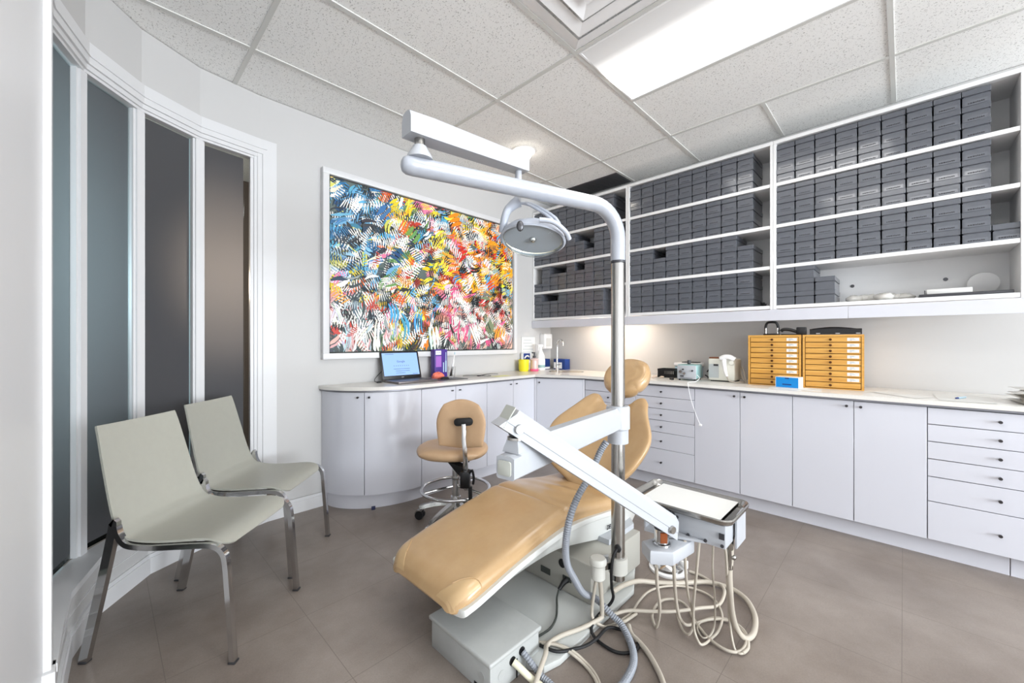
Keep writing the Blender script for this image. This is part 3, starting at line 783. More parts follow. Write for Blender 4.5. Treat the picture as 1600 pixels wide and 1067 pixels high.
def canvas():
    rr = random.Random(21)
    b = NB(); cl = b.loops.layers.float_color.new('Col')
    yb = 3.150
    def face(pts, c, y):
        f = b.faces.new([b.verts.new((x, y, z)) for x, z in pts])
        for lp in f.loops: lp[cl] = c
    def H(s): return srgb(int(s[0:2], 16), int(s[2:4], 16), int(s[4:6], 16))
    pal = {
        'blue': ['2f6f9e', '6ea9cf', '1f3a52', '9cc7dd', '5fb0d8', '30343a', 'd9d566', '3b7fae', 'e8e8e2', '24507a'],
        'mix': ['f0cc28', 'efe04a', 'e0682a', '30302f', '7fc4e6', 'c2402f', 'f0f0ea', '6a9a52', 'e87fa0', 'f2dd3f', '4aa0c8', '46535c', 'f0a040'],
        'warm': ['f4861a', 'f8b824', 'ea4f22', 'f5f1e4', 'f6d83a', 'efe06a', 'f59a2a', 'c8322a', 'f8a81c', '6ab3d4', '34302c'],
        'low': ['9aa3a3', 'f0ece6', 'c23f35', '54686a', 'e6e2da', 'd6a5a5', '3c4a4c', 'b7c9cf', 'e9e9e9'],
        'gold': ['f2cf2e', 'e88423', 'efe9d5', '6b7b58', '3a3833', 'd9b63c', 'f1f1e8', 'c7593a'],
        'grey': ['eceae6', 'c9c6c1', '35353a', 'e2b8a6', 'a9a8a6', 'd95f86', 'f4f2ee', '6f6c66', 'd98e7a'],
        'pinkr': ['e56f98', 'efe9e2', 'd3392f', '3a3836', 'f0a63a', 'f3d9d0', '7f8a6a', 'f8f4ee'],
    }
    def pick(u, v):
        u += rr.uniform(-0.09, 0.09); v += rr.uniform(-0.08, 0.08)
        if v < 0.13: n_ = 'gold' if 0.27 < u < 0.55 else ('low' if u <= 0.27 else 'grey')
        elif v < 0.36: n_ = 'low' if u < 0.27 else ('mix' if u < 0.5 else ('grey' if u < 0.72 else 'pinkr'))
        elif u < 0.24 and v > 0.42: n_ = 'blue'
        elif u > 0.66 and v > 0.42: n_ = 'warm'
        elif v < 0.5 and u > 0.6: n_ = 'pinkr'
        else: n_ = 'mix'
        return H(rr.choice(pal[n_]))
    # ground
    vs = [(CX0, CZ0), (CX1, CZ0), (CX1, CZ1), (CX0, CZ1)]
    face(vs, H('5d6a66'), yb + 0.006)
    face([vs[1], vs[0], vs[3], vs[2]], H('5d6a66'), yb + 0.016)
    cnt = 0
    inside = lambda x, z: min(max(x, CX0 + 0.002), CX1 - 0.002), 
    def clampp(x, z): return (min(max(x, CX0 + 0.001), CX1 - 0.001), min(max(z, CZ0 + 0.001), CZ1 - 0.001))
    N1, N2 = 1150, 1000
    tot = N1 + N2
    order = ['s'] * N1 + ['c'] * N2
    # smears first, then smears and combs mixed
    head_, rest = order[:N1 * 2 // 3], order[N1 * 2 // 3:]
    rr.shuffle(rest); order = head_ + rest
    for k in range(tot):
        u, v = rr.random(), rr.random()
        cx = CX0 + u * (CX1 - CX0); cz = CZ0 + v * (CZ1 - CZ0)
        y = yb + 0.0055 - 0.000007 * k
        low = v < 0.30
        if order[k] == 's':
            a = rr.gauss(1.45 if low else 0.5, 0.5); ln = rr.uniform(0.06, 0.26 if low else 0.17); w = rr.uniform(0.010, 0.034)
            ca, sa = math.cos(a), math.sin(a); bend = rr.uniform(-0.35, 0.35)
            c = pick(u, v)
            for q in range(rr.randint(1, 3)):      # bristle streaks side by side
                o_ = q * w * 1.3
                up_, dn = [], []
                for i in range(6):
                    s_ = -1 + i * 0.4
                    px = cx + ca * s_ * ln / 2 - sa * (bend * ln * s_ * s_ * 0.5 + o_); pz = cz + sa * s_ * ln / 2 + ca * (bend * ln * s_ * s_ * 0.5 + o_)
                    ww = w * 0.62 * (1 - 0.6 * s_ * s_) * rr.uniform(0.55, 1.1)
                    up_.append(clampp(px - sa * ww, pz + ca * ww)); dn.append(clampp(px + sa * ww, pz - ca * ww))
                face(up_ + dn[::-1], c if q == 0 else tuple(min(1, x * rr.uniform(0.75, 1.2)) for x in c[:3]) + (1,), y - 0.0000015 * q)
        else:
            a = rr.gauss(1.9 if u < 0.5 else 1.2, 0.55); ln = rr.uniform(0.045, 0.105); teeth = rr.randint(4, 8); pitch = rr.uniform(0.015, 0.026)
            if v < 0.16 and rr.random() < 0.6: continue
            c = pick(u, v) if rr.random() < 0.46 else H(rr.choice(['f6f4ef', '26282b', 'f6f4ef', '1f2326', 'f3f0ea', '33404a']))
            ca, sa = math.cos(a), math.sin(a); arc = rr.uniform(-0.16, 0.16); lean = rr.uniform(-0.5, 0.5) * pitch
            for i in range(teeth):
                s_ = i - (teeth - 1) / 2
                aa = a + arc * s_
                c2, s2 = math.cos(aa), math.sin(aa)
                ox = cx - sa * s_ * pitch + ca * (lean * s_ + arc * 0.5 * s_ * s_ * pitch); oz = cz + ca * s_ * pitch + sa * (lean * s_ + arc * 0.5 * s_ * s_ * pitch)
                l2 = ln * (1 - 0.10 * abs(s_)) * rr.uniform(0.75, 1.1) / 2; w2 = pitch * rr.uniform(0.20, 0.30)
                face([clampp(ox - c2 * l2 - s2 * w2 * 0.5, oz - s2 * l2 + c2 * w2 * 0.5), clampp(ox - c2 * l2 + s2 * w2 * 0.5, oz - s2 * l2 - c2 * w2 * 0.5), clampp(ox + s2 * w2, oz - c2 * w2), clampp(ox + c2 * l2 + s2 * w2 * 0.6, oz + s2 * l2 - c2 * w2 * 0.6), clampp(ox + c2 * l2 - s2 * w2 * 0.6, oz + s2 * l2 + c2 * w2 * 0.6), clampp(ox - s2 * w2, oz + c2 * w2)], c, y)
    return b
cv = canvas()
bs = BASE[t]
bmesh.ops.translate(cv, vec=-bs, verts=cv.verts[:])
me = bpy.data.meshes.new('canvas'); cv.to_mesh(me); cv.free(); me.materials.append(M['paint'])
o = bpy.data.objects.new('canvas', me); COL.objects.link(o); o.parent = t
# =================================================================== DESK ITEMS, PAINTING SIDE
ZT = 0.9155
t = thing('laptop', 'open grey laptop showing a web page, standing at the curved end of the worktop', 'laptop', (1.80, 2.94, ZT))
b = NB(); box(b, 1.615, 1.985, 2.815, 3.06, ZT, ZT + 0.018, 0.005); part('base', b, M['laptopg'], t)
b = NB()
for r_ in range(5):
    for c_ in range(13):
        box(b, 1.648 + c_ * 0.0235, 1.668 + c_ * 0.0235, 2.925 + r_ * 0.022, 2.943 + r_ * 0.022, ZT + 0.0182, ZT + 0.0195)
part('keyboard', b, M['charcoal'], t, smooth=False)
Ms = frame_matrix((1.80, 3.062, ZT + 0.018), (1, 0, 0), (0, 0.27, 0.963))
b = NB(); box(b, -0.185, 0.185, 0.0, 0.238, -0.008, 0.0, 0.003, 2, Ms)
Ms2 = Ms
lid = part('screen_lid', b, M['black'], t)
b = NB(); box(b, -0.168, 0.168, 0.03, 0.226, 0.0004, 0.0012, Mx=Ms); scr = part('display', b, M['screen'], lid, smooth=False)
bm_t = text_bm('Google', 0.026, 0.0003); moved(bm_t, Ms @ Matrix.Translation((0, 0.150, 0.0018))); part('lettering', bm_t, M['screenink'], scr, smooth=False)
b = NB()
for k in range(8): ball(b, (0, 0, 0), 0.0035, 1, 1, 0.1, Ms @ Matrix.Translation((-0.068 + k * 0.0195, 0.113, 0.0016)), 8, 4)
for k, (x0_, x1_) in enumerate(((-0.075, 0.08), (-0.06, 0.075), (-0.06, 0.03))): box(b, x0_, x1_, 0.084 - k * 0.018, 0.087 - k * 0.018, 0.0014, 0.0018, Mx=Ms)
box(b, -0.14, -0.06, 0.213, 0.216, 0.0014, 0.0018, Mx=Ms); box(b, 0.10, 0.15, 0.036, 0.039, 0.0014, 0.0018, Mx=Ms)
part('page_icons', b, M['screenink'], scr, smooth=False)
bm_t = text_bm('acer', 0.013, 0.0003); moved(bm_t, Ms @ Matrix.Translation((0, 0.014, 0.0006))); part('maker_lettering', bm_t, M['paper'], lid, smooth=False)
# cable at its left
b = NB(); tube(b, [(1.611, 3.02, ZT + 0.008), (1.58, 3.03, ZT + 0.006), (1.555, 3.07, ZT + 0.006), (1.57, 3.12, ZT + 0.02), (1.62, 3.16, ZT + 0.05), (1.66, 3.174, ZT + 0.08)], 0.0028, 6, 5)
box(b, 1.545, 1.58, 3.02, 3.04, ZT, ZT + 0.012, 0.003); single('power_cable', b, M['rubber'], 'thin black charging cable at the left of the laptop', 'cable')
b = NB(); box(b, 1.995, 2.30, 2.80, 2.985, ZT, ZT + 0.003, 0.001, Mx=None); single('mouse_pad', b, M['charcoal'], 'dark flat mouse pad right of the laptop', 'mouse pad')
b = NB(); ball(b, (0, 0, 0), 0.032, 1.7, 1.0, 0.62, Matrix.Translation((2.12, 2.905, ZT + 0.004)) @ Matrix.Rotation(0.25, 4, 'Z'))
for v in b.verts: v.co.z = max(v.co.z, ZT + 0.0035)
single('mouse', b, M['black'], 'black computer mouse on the pad in front of the coral cloth', 'computer mouse')
b = NB(); ball(b, (2.115, 3.0, ZT + 0.02), 0.05, 1.15, 0.8, 0.75, u=18, v=12)
rr = random.Random(2)
for v in b.verts:
    v.co += Vector((rr.uniform(-1, 1), rr.uniform(-1, 1), rr.uniform(-1, 1))) * 0.007; v.co.z = max(v.co.z, ZT + 0.0005)
single('cloth', b, M['coral'], 'small crumpled coral cloth in front of the purple carton', 'cloth', ang=20)
t = thing('toothbrush_carton', 'tall purple electric toothbrush carton standing right of the laptop', 'carton', (2.19, 3.095, ZT))
b = NB(); box(b, 2.122, 2.262, 3.06, 3.125, ZT, ZT + 0.262, 0.002); part('carton', b, M['purple'], t)
b = NB(); box(b, 2.132, 2.192, 3.0585, 3.0598, ZT + 0.212, ZT + 0.25); pl = part('brand_panel', b, M['white'], t, smooth=False)
bm_t = text_bm('PHILIPS', 0.0125, 0.0002); moved(bm_t, frame_matrix((2.162, 3.0582, ZT + 0.231), (1, 0, 0), (0, 0, 1))); part('lettering', bm_t, M['dblue'], pl, smooth=False)
b = NB(); box(b, 2.134, 2.194, 3.0585, 3.0598, ZT + 0.10, ZT + 0.20); part('print_panel', b, M['lilac'], t, smooth=False)
b = NB(); box(b, 2.238, 2.252, 3.0585, 3.0598, ZT + 0.05, ZT + 0.155, 0.0); box(b, 2.242, 2.248, 3.0585, 3.0598, ZT + 0.155, ZT + 0.235); box(b, 2.214, 2.224, 3.0585, 3.0598, ZT + 0.05, ZT + 0.14); part('brush_picture', b, M['pblue'], t, smooth=False)
b = NB(); box(b, 2.134, 2.175, 3.0585, 3.0598, ZT + 0.05, ZT + 0.056); box(b, 2.134, 2.185, 3.0585, 3.0598, ZT + 0.036, ZT + 0.044); part('small_print', b, M['white'], t, smooth=False)
t = thing('drinking_glass', 'clear drinking glass holding the toothbrush, right of the purple carton', 'glass', (2.30, 3.04, ZT))
b = NB(); lathe(b, [(0.028, ZT), (0.036, ZT + 0.10), (0.0345, ZT + 0.10), (0.026, ZT + 0.006), (0.001, ZT + 0.006)], (2.30, 3.04, 0), 20, caps=True); part('tumbler', b, M['glassc'], t)
t = thing('toothbrush', 'white electric toothbrush leaning in the drinking glass', 'toothbrush', (2.30, 3.04, ZT + 0.007))
p0 = Vector((2.285, 3.035, ZT + 0.012)); p1 = Vector((2.327, 3.05, ZT + 0.155)); dd = (p1 - p0).normalized()
b = NB(); tube(b, [p0, p0 + dd * 0.04, p1], lambda t_: 0.0125 - 0.0035 * t_, 12, 4); part('handle', b, M['white'], t)
b = NB(); tube(b, [p1, p1 + dd * 0.03, p1 + dd * 0.075], lambda t_: 0.007 - 0.004 * t_, 8, 3); part('neck', b, M['white'], t)
b = NB(); box(b, -0.004, 0.004, -0.009, 0.0, 0, 0.02, 0.001, Mx=frame_matrix(p1 + dd * 0.06, (1, 0, 0), (0, 1, 0))); part('bristles', b, M['pblue'], t)
# spectacles-like black straps and yellow slip
b = NB()
tube(b, [(2.42, 3.02, ZT + 0.006), (2.46, 2.96, ZT + 0.012), (2.52, 2.90, ZT + 0.012), (2.57, 2.86, ZT + 0.006), (2.62, 2.85, ZT + 0.005)], 0.004, 6, 4, sect=[(-0.009, -0.002), (0.009, -0.002), (0.009, 0.002), (-0.009, 0.002)])
tube(b, [(2.50, 2.90, ZT + 0.006), (2.60, 2.91, ZT + 0.014), (2.69, 2.92, ZT + 0.016), (2.76, 2.90, ZT + 0.012)], 0.004, 6, 4, sect=[(-0.012, -0.002), (0.012, -0.002), (0.012, 0.002), (-0.012, 0.002)])
single('strap', b, M['black'], 'black strap lying on the worktop below the painting', 'strap')
b = NB(); box(b, 2.60, 2.80, 2.74, 2.84, ZT, ZT + 0.0012); single('paper_slip', b, M['lime'], 'pale yellow paper slip beside the black strap', 'paper')
b = NB(); box(b, 2.44, 2.62, 2.93, 3.06, ZT, ZT + 0.001, Mx=None); single('paper_sheet', b, M['paper'], 'white sheet under the black strap below the painting', 'paper', 'loose white sheets on the worktop')
# corner clutter
t = thing('tub', 'yellow plastic tub in the corner below the wall notice', 'tub', (3.30, 3.06, ZT))
b = NB(); lathe(b, [(0.05, ZT), (0.056, ZT + 0.02), (0.06, ZT + 0.13), (0.055, ZT + 0.13), (0.05, ZT + 0.01), (0.001, ZT + 0.01)], (3.33, 3.07, 0), 24); part('pail', b, M['yellow'], t)
t = thing('wipes_packet', 'blue and white wipes packet behind the yellow tub', 'packet', (3.42, 3.13, ZT))
b = NB(); box(b, 3.375, 3.495, 3.12, 3.165, ZT, ZT + 0.205, 0.012, 3); part('packet', b, M['white'], t)
b = NB(); box(b, 3.380, 3.490, 3.117, 3.1195, ZT + 0.125, ZT + 0.198); part('blue_print', b, M['dblue'], t, smooth=False)
b = NB(); tube(b, [(3.39, 3.1165, ZT + 0.14), (3.42, 3.1165, ZT + 0.165), (3.45, 3.1165, ZT + 0.168), (3.47, 3.1165, ZT + 0.155)], 0.009, 6, 3); part('swoosh', b, M['white'], t)
t = thing('soap_bottle', 'pink soap pump bottle with dark pump beside the yellow tub', 'bottle', (3.43, 3.0, ZT))
b = NB(); lathe(b, [(0.046, ZT), (0.05, ZT + 0.006), (0.05, ZT + 0.025)], (3.43, 3.0, 0), 24); part('soap', b, M['pink'], t)
b = NB(); lathe(b, [(0.044, ZT + 0.0255), (0.044, ZT + 0.12), (0.052, ZT + 0.125), (0.05, ZT + 0.135), (0.02, ZT + 0.15)], (3.43, 3.0, 0), 24); part('bottle', b, M['pinkbottle'], t)
b = NB(); lathe(b, [(0.018, ZT + 0.1505), (0.018, ZT + 0.17), (0.008, ZT + 0.175), (0.008, ZT + 0.205)], (3.43, 3.0, 0), 14); box(b, 3.395, 3.442, 2.992, 3.008, ZT + 0.2, ZT + 0.214, 0.003); part('pump', b, M['charcoal'], t)
t = thing('spray_bottle', 'tall white spray bottle between the soap bottle and the tap', 'bottle', (3.60, 3.05, ZT))
b = NB(); lathe(b, [(0.05, ZT), (0.053, ZT + 0.01), (0.053, ZT + 0.12), (0.045, ZT + 0.17), (0.02, ZT + 0.23), (0.016, ZT + 0.27)], (3.60, 3.05, 0), 20); part('bottle', b, M['white'], t)
b = NB(); box(b, 3.55, 3.63, 3.035, 3.065, ZT + 0.271, ZT + 0.30, 0.006); box(b, 3.555, 3.565, 3.042, 3.058, ZT + 0.225, ZT + 0.272, 0.002); part('trigger_head', b, M['white'], t)
b = NB(); lathe(b, [(0.0535, ZT + 0.03), (0.0538, ZT + 0.031), (0.0538, ZT + 0.062), (0.0535, ZT + 0.063)], (3.60, 3.05, 0), 20, caps=False); part('label_band', b, M['teal'], t)
t = thing('glove_box', 'dark blue glove box left of the tap in the corner', 'box', (3.76, 3.10, ZT))
b = NB(); box(b, 3.66, 3.80, 3.07, 3.15, ZT, ZT + 0.125, 0.002); part('carton', b, M['dblue'], t)
b = NB(); box(b, 3.665, 3.795, 3.0685, 3.0698, ZT + 0.006, ZT + 0.03); part('white_strip', b, M['white'], t, smooth=False)
t = thing('glove_box', 'blue and white glove box right of the tap in the corner', 'box', (3.86, 2.92, ZT))
b = NB(); box(b, 3.82, 3.92, 2.86, 3.03, ZT, ZT + 0.125, 0.002); part('carton', b, M['dblue'], t)
b = NB(); box(b, 3.8185, 3.8198, 2.905, 3.025, ZT + 0.012, ZT + 0.085); part('white_print', b, M['white'], t, smooth=False)
# wall notice and dispenser
t = thing('wall_notice', 'white printed notice taped to the wall above the yellow tub', 'notice', (3.54, WY, 1.0))
b = NB(); box(b, 3.405, 3.645, WY - 0.003, WY - 0.001, 1.0, 1.305); part('sheet', b, M['paper'], t)
b = NB()
for k, (x0_, x1_) in enumerate(((3.45, 3.58), (3.44, 3.60), (3.46, 3.60), (3.43, 3.61), (3.43, 3.60))): box(b, x0_, x1_, WY - 0.0042, WY - 0.0034, 1.262 - k * 0.036, 1.271 - k * 0.036)
part('print', b, M['grille'], t, smooth=False)
b = NB(); box(b, 3.404, 3.409, WY - 0.0045, WY - 0.0032, 1.0, 1.305); box(b, 3.404, 3.646, WY - 0.0045, WY - 0.0032, 1.302, 1.307); part('edge_line', b, M['grille'], t)
t = thing('dispenser', 'small white wall dispenser in the corner under the shelves', 'dispenser', (3.81, WY, 1.16))
b = NB(); box(b, 3.735, 3.885, 3.10, WY - 0.001, 1.16, 1.345, 0.012, 3); part('housing', b, M['white'], t)
b = NB(); box(b, 3.765, 3.855, 3.0965, 3.0995, 1.19, 1.29, 0.001); part('window', b, M['paper'], t)

# =================================================================== DESK ITEMS, SHELF SIDE
t = thing('basket', 'small black slotted basket at the left of the teal device', 'basket', (3.71, 1.58, ZT))
b = NB(); ya, yb_ = 1.50, 1.66; xa, xb_ = 3.66, 3.80
for q in ((xa, xa + 0.004, ya, yb_), (xb_ - 0.004, xb_, ya, yb_), (xa + 0.0042, xb_ - 0.0042, ya, ya + 0.004), (xa + 0.0042, xb_ - 0.0042, yb_ - 0.004, yb_)):
    box(b, q[0], q[1], q[2], q[3], ZT, ZT + 0.022); box(b, q[0], q[1], q[2], q[3], ZT + 0.062, ZT + 0.08)
for k in range(12):
    y = ya + 0.003 + k * 0.0135; box(b, xa, xa + 0.004, y, y + 0.006, ZT + 0.022, ZT + 0.062); box(b, xb_ - 0.004, xb_, y, y + 0.006, ZT + 0.022, ZT + 0.062)
for k in range(10):
    x = xa + 0.004 + k * 0.0132; box(b, x, x + 0.006, ya, ya + 0.004, ZT + 0.022, ZT + 0.062); box(b, x, x + 0.006, yb_ - 0.004, yb_, ZT + 0.022, ZT + 0.062)
box(b, xa, xb_, ya, yb_, ZT, ZT + 0.003); part('tray', b, M['black'], t, smooth=False)
t = thing('instrument_case', 'pale blue and white flat case stacked behind the teal device', 'case', (3.80, 1.42, ZT))
b = NB(); box(b, 3.81, 3.93, 1.34, 1.56, ZT, ZT + 0.10, 0.01); part('body', b, M['pblue'], t)
b = NB(); box(b, 3.80, 3.935, 1.33, 1.565, ZT + 0.1003, ZT + 0.135, 0.008); part('lid', b, M['white'], t)
b = NB(); box(b, 3.83, 3.92, 1.36, 1.50, ZT + 0.1353, ZT + 0.143, 0.002); part('dark_strip', b, M['charcoal'], t)
t = thing('control_unit', 'small teal electrical unit with a silver knob panel on the worktop', 'device', (3.56, 1.33, ZT))
Mc = frame_matrix((3.50, 1.415, ZT), (0.12, -1, 0), (1, 0.12, 0))
b = NB(); box(b, 0.0, 0.165, 0.004, 0.20, 0.012, 0.135, 0.016, 4, Mc); part('housing', b, M['teal'], t)
b = NB(); box(b, 0.006, 0.159, -0.004, 0.004, 0.012, 0.128, 0.003, 2, Mc); pn = part('front_panel', b, M['enamel'], t)
for kx, kz, kr in ((0.035, 0.075, 0.013), (0.065, 0.06, 0.012), (0.13, 0.085, 0.008), (0.055, 0.095, 0.007)):
    b = NB(); cyl(b, (kx, -0.004, kz), (kx, -0.02, kz), kr, kr * 0.85, 14); moved(b, Mc); part('dial', b, M['chrome'] if kr > 0.01 else M['charcoal'], pn)
b = NB(); box(b, 0.03, 0.06, -0.006, -0.0045, 0.03, 0.042, Mx=Mc); box(b, 0.03, 0.13, -0.006, -0.0045, 0.018, 0.022, Mx=Mc); part('marking', b, M['charcoal'], pn, smooth=False)
b = NB(); cyl(b, (0.085, 0.07, 0.137), (0.085, 0.07, 0.15), 0.012, 0.014, 14); cyl(b, (0.085, 0.07, 0.15), (0.085, 0.07, 0.172), 0.018, 0.014, 16); moved(b, Mc); part('top_knob', b, M['charcoal'], t)
b = NB()
for fx in (0.02, 0.145):
    for fy in (0.02, 0.18): cyl(b, (fx, fy, 0.0), (fx, fy, 0.0125), 0.008, n=10)
moved(b, Mc); part('foot', b, M['rubber'], t)
t = thing('handpiece_motor', 'cream white bench machine with grey grille and hanging handpiece on the worktop', 'machine', (3.66, 1.08, ZT))
b = NB(); box(b, 3.605, 3.80, 0.985, 1.19, ZT + 0.008, ZT + 0.19, 0.012, 3); part('housing', b, M['cream'], t)
b = NB(); box(b, 3.5995, 3.6045, 1.105, 1.182, ZT + 0.03, ZT + 0.145, 0.001); part('grille', b, M['grille'], t)
b = NB(); box(b, 3.597, 3.6042, 1.108, 1.145, ZT + 0.13, ZT + 0.145, 0.001); part('nameplate', b, M['charcoal'], t)
b = NB(); box(b, 3.62, 3.72, 1.105, 1.188, ZT + 0.1905, ZT + 0.203, 0.003); part('brown_lid', b, M['brownw'], t)
b = NB(); tube(b, [(3.605, 1.09, ZT + 0.19), (3.60, 1.06, ZT + 0.205), (3.60, 1.02, ZT + 0.205), (3.605, 0.985, ZT + 0.185)], 0.021, 12, 4); part('cradle', b, M['white'], t)
b = NB(); tube(b, [(3.572, 1.058, ZT + 0.185), (3.568, 1.052, ZT + 0.14), (3.568, 1.045, ZT + 0.09), (3.575, 1.035, ZT + 0.05)], lambda u: 0.019 - 0.008 * u, 12, 4); part('handpiece', b, M['white'], t)
b = NB(); cyl(b, (3.604, 1.005, ZT + 0.16), (3.59, 1.005, ZT + 0.16), 0.02, 0.018, 18); part('dial', b, M['cream'], t)
b = NB(); box(b, 3.62, 3.79, 1.0, 1.175, ZT, ZT + 0.0078); part('foot', b, M['rubber'], t)
b = NB(); tube(b, [(3.575, 1.035, ZT + 0.052), (3.575, 1.02, ZT + 0.015), (3.57, 0.98, ZT + 0.006), (3.60, 0.93, ZT + 0.006), (3.66, 0.92, ZT + 0.006), (3.70, 0.95, ZT + 0.03), (3.71, 0.965, ZT + 0.08), (3.70, 0.955, ZT + 0.12), (3.68, 0.935, ZT + 0.08), (3.64, 0.915, ZT + 0.02), (3.58, 0.895, ZT + 0.006)], 0.005, 7, 5)
part('cord', b, M['hose'], t)
b = NB(); tube(b, [(3.82, 1.27, ZT + 0.06), (3.84, 1.24, ZT + 0.10), (3.85, 1.215, ZT + 0.08), (3.84, 1.23, ZT + 0.03), (3.80, 1.255, ZT + 0.008), (3.78, 1.235, ZT + 0.02)], 0.006, 7, 5)
tube(b, [(3.83, 1.29, ZT + 0.03), (3.82, 1.245, ZT + 0.008), (3.78, 1.21, ZT + 0.008), (3.83, 1.2, ZT + 0.03)], 0.005, 7, 5)
single('cord_bundle', b, M['rubber'], 'coiled black cord between the teal unit and the cream machine', 'cord')
b = NB(); tube(b, [(3.475, 1.235, ZT + 0.055), (3.46, 1.21, ZT + 0.03), (3.42, 1.225, ZT + 0.006), (3.35, 1.235, ZT + 0.005), (3.296, 1.24, ZT + 0.004), (3.282, 1.235, 0.90), (3.281, 1.21, 0.78), (3.28, 1.16, 0.64), (3.28, 1.14, 0.60)], 0.0022, 6, 5)
box(b, 3.276, 3.286, 1.13, 1.15, 0.588, 0.602, 0.002)
single('thin_cord', b, M['white'], 'thin white cord hanging down over the front of the worktop edge', 'cord')
# debris near the basket
b = NB(); rr = random.Random(9)
for k in range(9):
    ball(b, (3.56 + rr.uniform(-0.06, 0.08), 1.66 + rr.uniform(-0.07, 0.09), ZT + 0.008), rr.uniform(0.008, 0.016), 1, 1, 0.6, u=8, v=5)
o = single('plaster_crumbs', b, mat('plaster', srgb(214, 196, 180), 0.8), 'scattered plaster crumbs on the worktop left of the basket', 'debris'); o['kind'] = 'stuff'
t = thing('pedal_clip', 'little black clip in front of the teal unit', 'clip', (3.47, 1.45, ZT))
b = NB(); prism(b, [(3.44, 1.43), (3.48, 1.43), (3.48, 1.47)], ZT, ZT + 0.02); part('clip', b, M['black'], t)

# two wooden nine-drawer chests, set at an angle
A0 = Vector((3.545, 0.873)); B0 = Vector((3.60, 0.19))
ux = (B0 - A0).normalized(); uy = Vector((-ux.y, ux.x))
if uy.x < 0: uy = -uy
ang = math.atan2(ux.y, ux.x)
CW = (B0 - A0).length / 2 - 0.004
def make_chest(label, start):
    t = thing('drawer_chest', label, 'drawer chest', (A0.x + ux.x * start, A0.y + ux.y * start, ZT), ang, 'honey wood drawer chests', local=True)
    # local: x along the front, y into the chest
    H_ = 0.383
    b = NB(); th = 0.014
    box(b, 0, th, 0, 0.24, 0, H_); box(b, CW - th, CW, 0, 0.24, 0, H_); box(b, th, CW - th, 0, 0.24, H_ - th, H_); box(b, th, CW - th, 0, 0.24, 0, 0.006); box(b, th, CW - th, 0.225, 0.24, 0.006, H_ - th)
    part('case', b, M['wood'], t)
    b = NB(); box(b, th + 0.001, CW - th - 0.001, 0.012, 0.22, 0.007, H_ - th - 0.001); part('inner', b, mat('chest_gap', srgb(74, 40, 16), 0.7), t)
    dh = (H_ - th - 0.008) / 9
    for k in range(9):
        z0 = H_ - th - (k + 1) * dh
        b = NB(); box(b, th + 0.003, CW - th - 0.003, 0.001, 0.011, z0 + 0.0022, z0 + dh - 0.0022, 0.001, 1); d = part('drawer', b, M['wood'], t)
        xk = CW * 0.47
        b = NB(); lathe(b, [(0.004, 0), (0.004, 0.008), (0.0085, 0.010), (0.0085, 0.016), (0.004, 0.018)], (0, 0, 0), 12, frame_matrix((xk, 0.001, z0 + dh / 2), (1, 0, 0), (0, 0, 1))); part('knob', b, mat('bronze', srgb(86, 52, 28), 0.3, 0.7) if 'bronze' not in bpy.data.materials else bpy.data.materials['bronze'], d)
        if k < (7 if start < 0.1 else 8):
            b = NB(); box(b, CW - th - 0.075, CW - th - 0.012, -0.0002, 0.0008, z0 + 0.0095, z0 + dh - 0.0095); lb = part('label_card', b, M['paper'], d, smooth=False)
            b = NB()
            for q in range(3): box(b, CW - th - 0.062, CW - th - 0.062 + (0.012, 0.032, 0.024)[q], -0.0008, -0.0003, z0 + 0.0125 + q * 0.006, z0 + 0.0148 + q * 0.006)
            part('print', b, M['hoseg'], lb, smooth=False)
    return t
make_chest('left honey wood chest of nine shallow drawers, behind the bright blue box', 0.0)
make_chest('right honey wood chest of nine shallow drawers, under the long black case', CW + 0.008)
def onchest(u, v, z=0.0): return (A0.x + ux.x * u + uy.x * v, A0.y + ux.y * u + uy.y * v, ZT + 0.3835 + z)
def Mchest(u, v, z=0.0): return frame_matrix(onchest(u, v, z), (ux.x, ux.y, 0), (uy.x, uy.y, 0))
t = thing('hole_punch', 'black two-hole punch standing on the left wooden chest', 'hole punch', onchest(0.145, 0.10))
b = NB(); box(b, -0.05, 0.05, -0.05, 0.05, 0, 0.012, 0.003, 2, Mchest(0.145, 0.10)); part('base', b, M['black'], t)
b = NB()
tube(b, [(-0.04, 0, 0.012), (-0.042, 0, 0.05), (-0.036, -0.004, 0.085), (-0.02, -0.008, 0.1), (0.02, -0.008, 0.1), (0.036, -0.004, 0.085), (0.042, 0, 0.05), (0.04, 0, 0.012)], 0.009, 8, 4); moved(b, Mchest(0.145, 0.10)); part('handle', b, M['black'], t)
b = NB()
for s in (-1, 1): cyl(b, (s * 0.038, -0.012, 0.012), (s * 0.038, -0.012, 0.055), 0.006, n=10)
moved(b, Mchest(0.145, 0.10)); part('pin', b, M['steel'], t)
t = thing('stapler', 'black stapler lying on the left wooden chest beside the hole punch', 'stapler', onchest(0.262, 0.08))
b = NB(); box(b, -0.055, 0.045, -0.015, 0.015, 0, 0.008, 0.002, 2, Mchest(0.262, 0.08)); part('base', b, M['black'], t)
b = NB(); tube(b, [(-0.055, 0, 0.028), (-0.04, 0, 0.042), (0.0, 0, 0.04), (0.045, 0, 0.024)], 0.012, 8, 4); moved(b, Mchest(0.262, 0.08)); part('arm', b, M['black'], t)
b = NB(); box(b, -0.03, 0.03, -0.03, 0.03, 0, 0.058, 0.005, 2, Mchest(0.335, 0.08)); single('tape_dispenser', b, M['black'], 'squat black block dispenser across the gap between the wooden chests', 'dispenser')
t = thing('instrument_roll', 'long black instrument case lying on the right wooden chest', 'case', onchest(0.53, 0.09))
b = NB(); rings = []
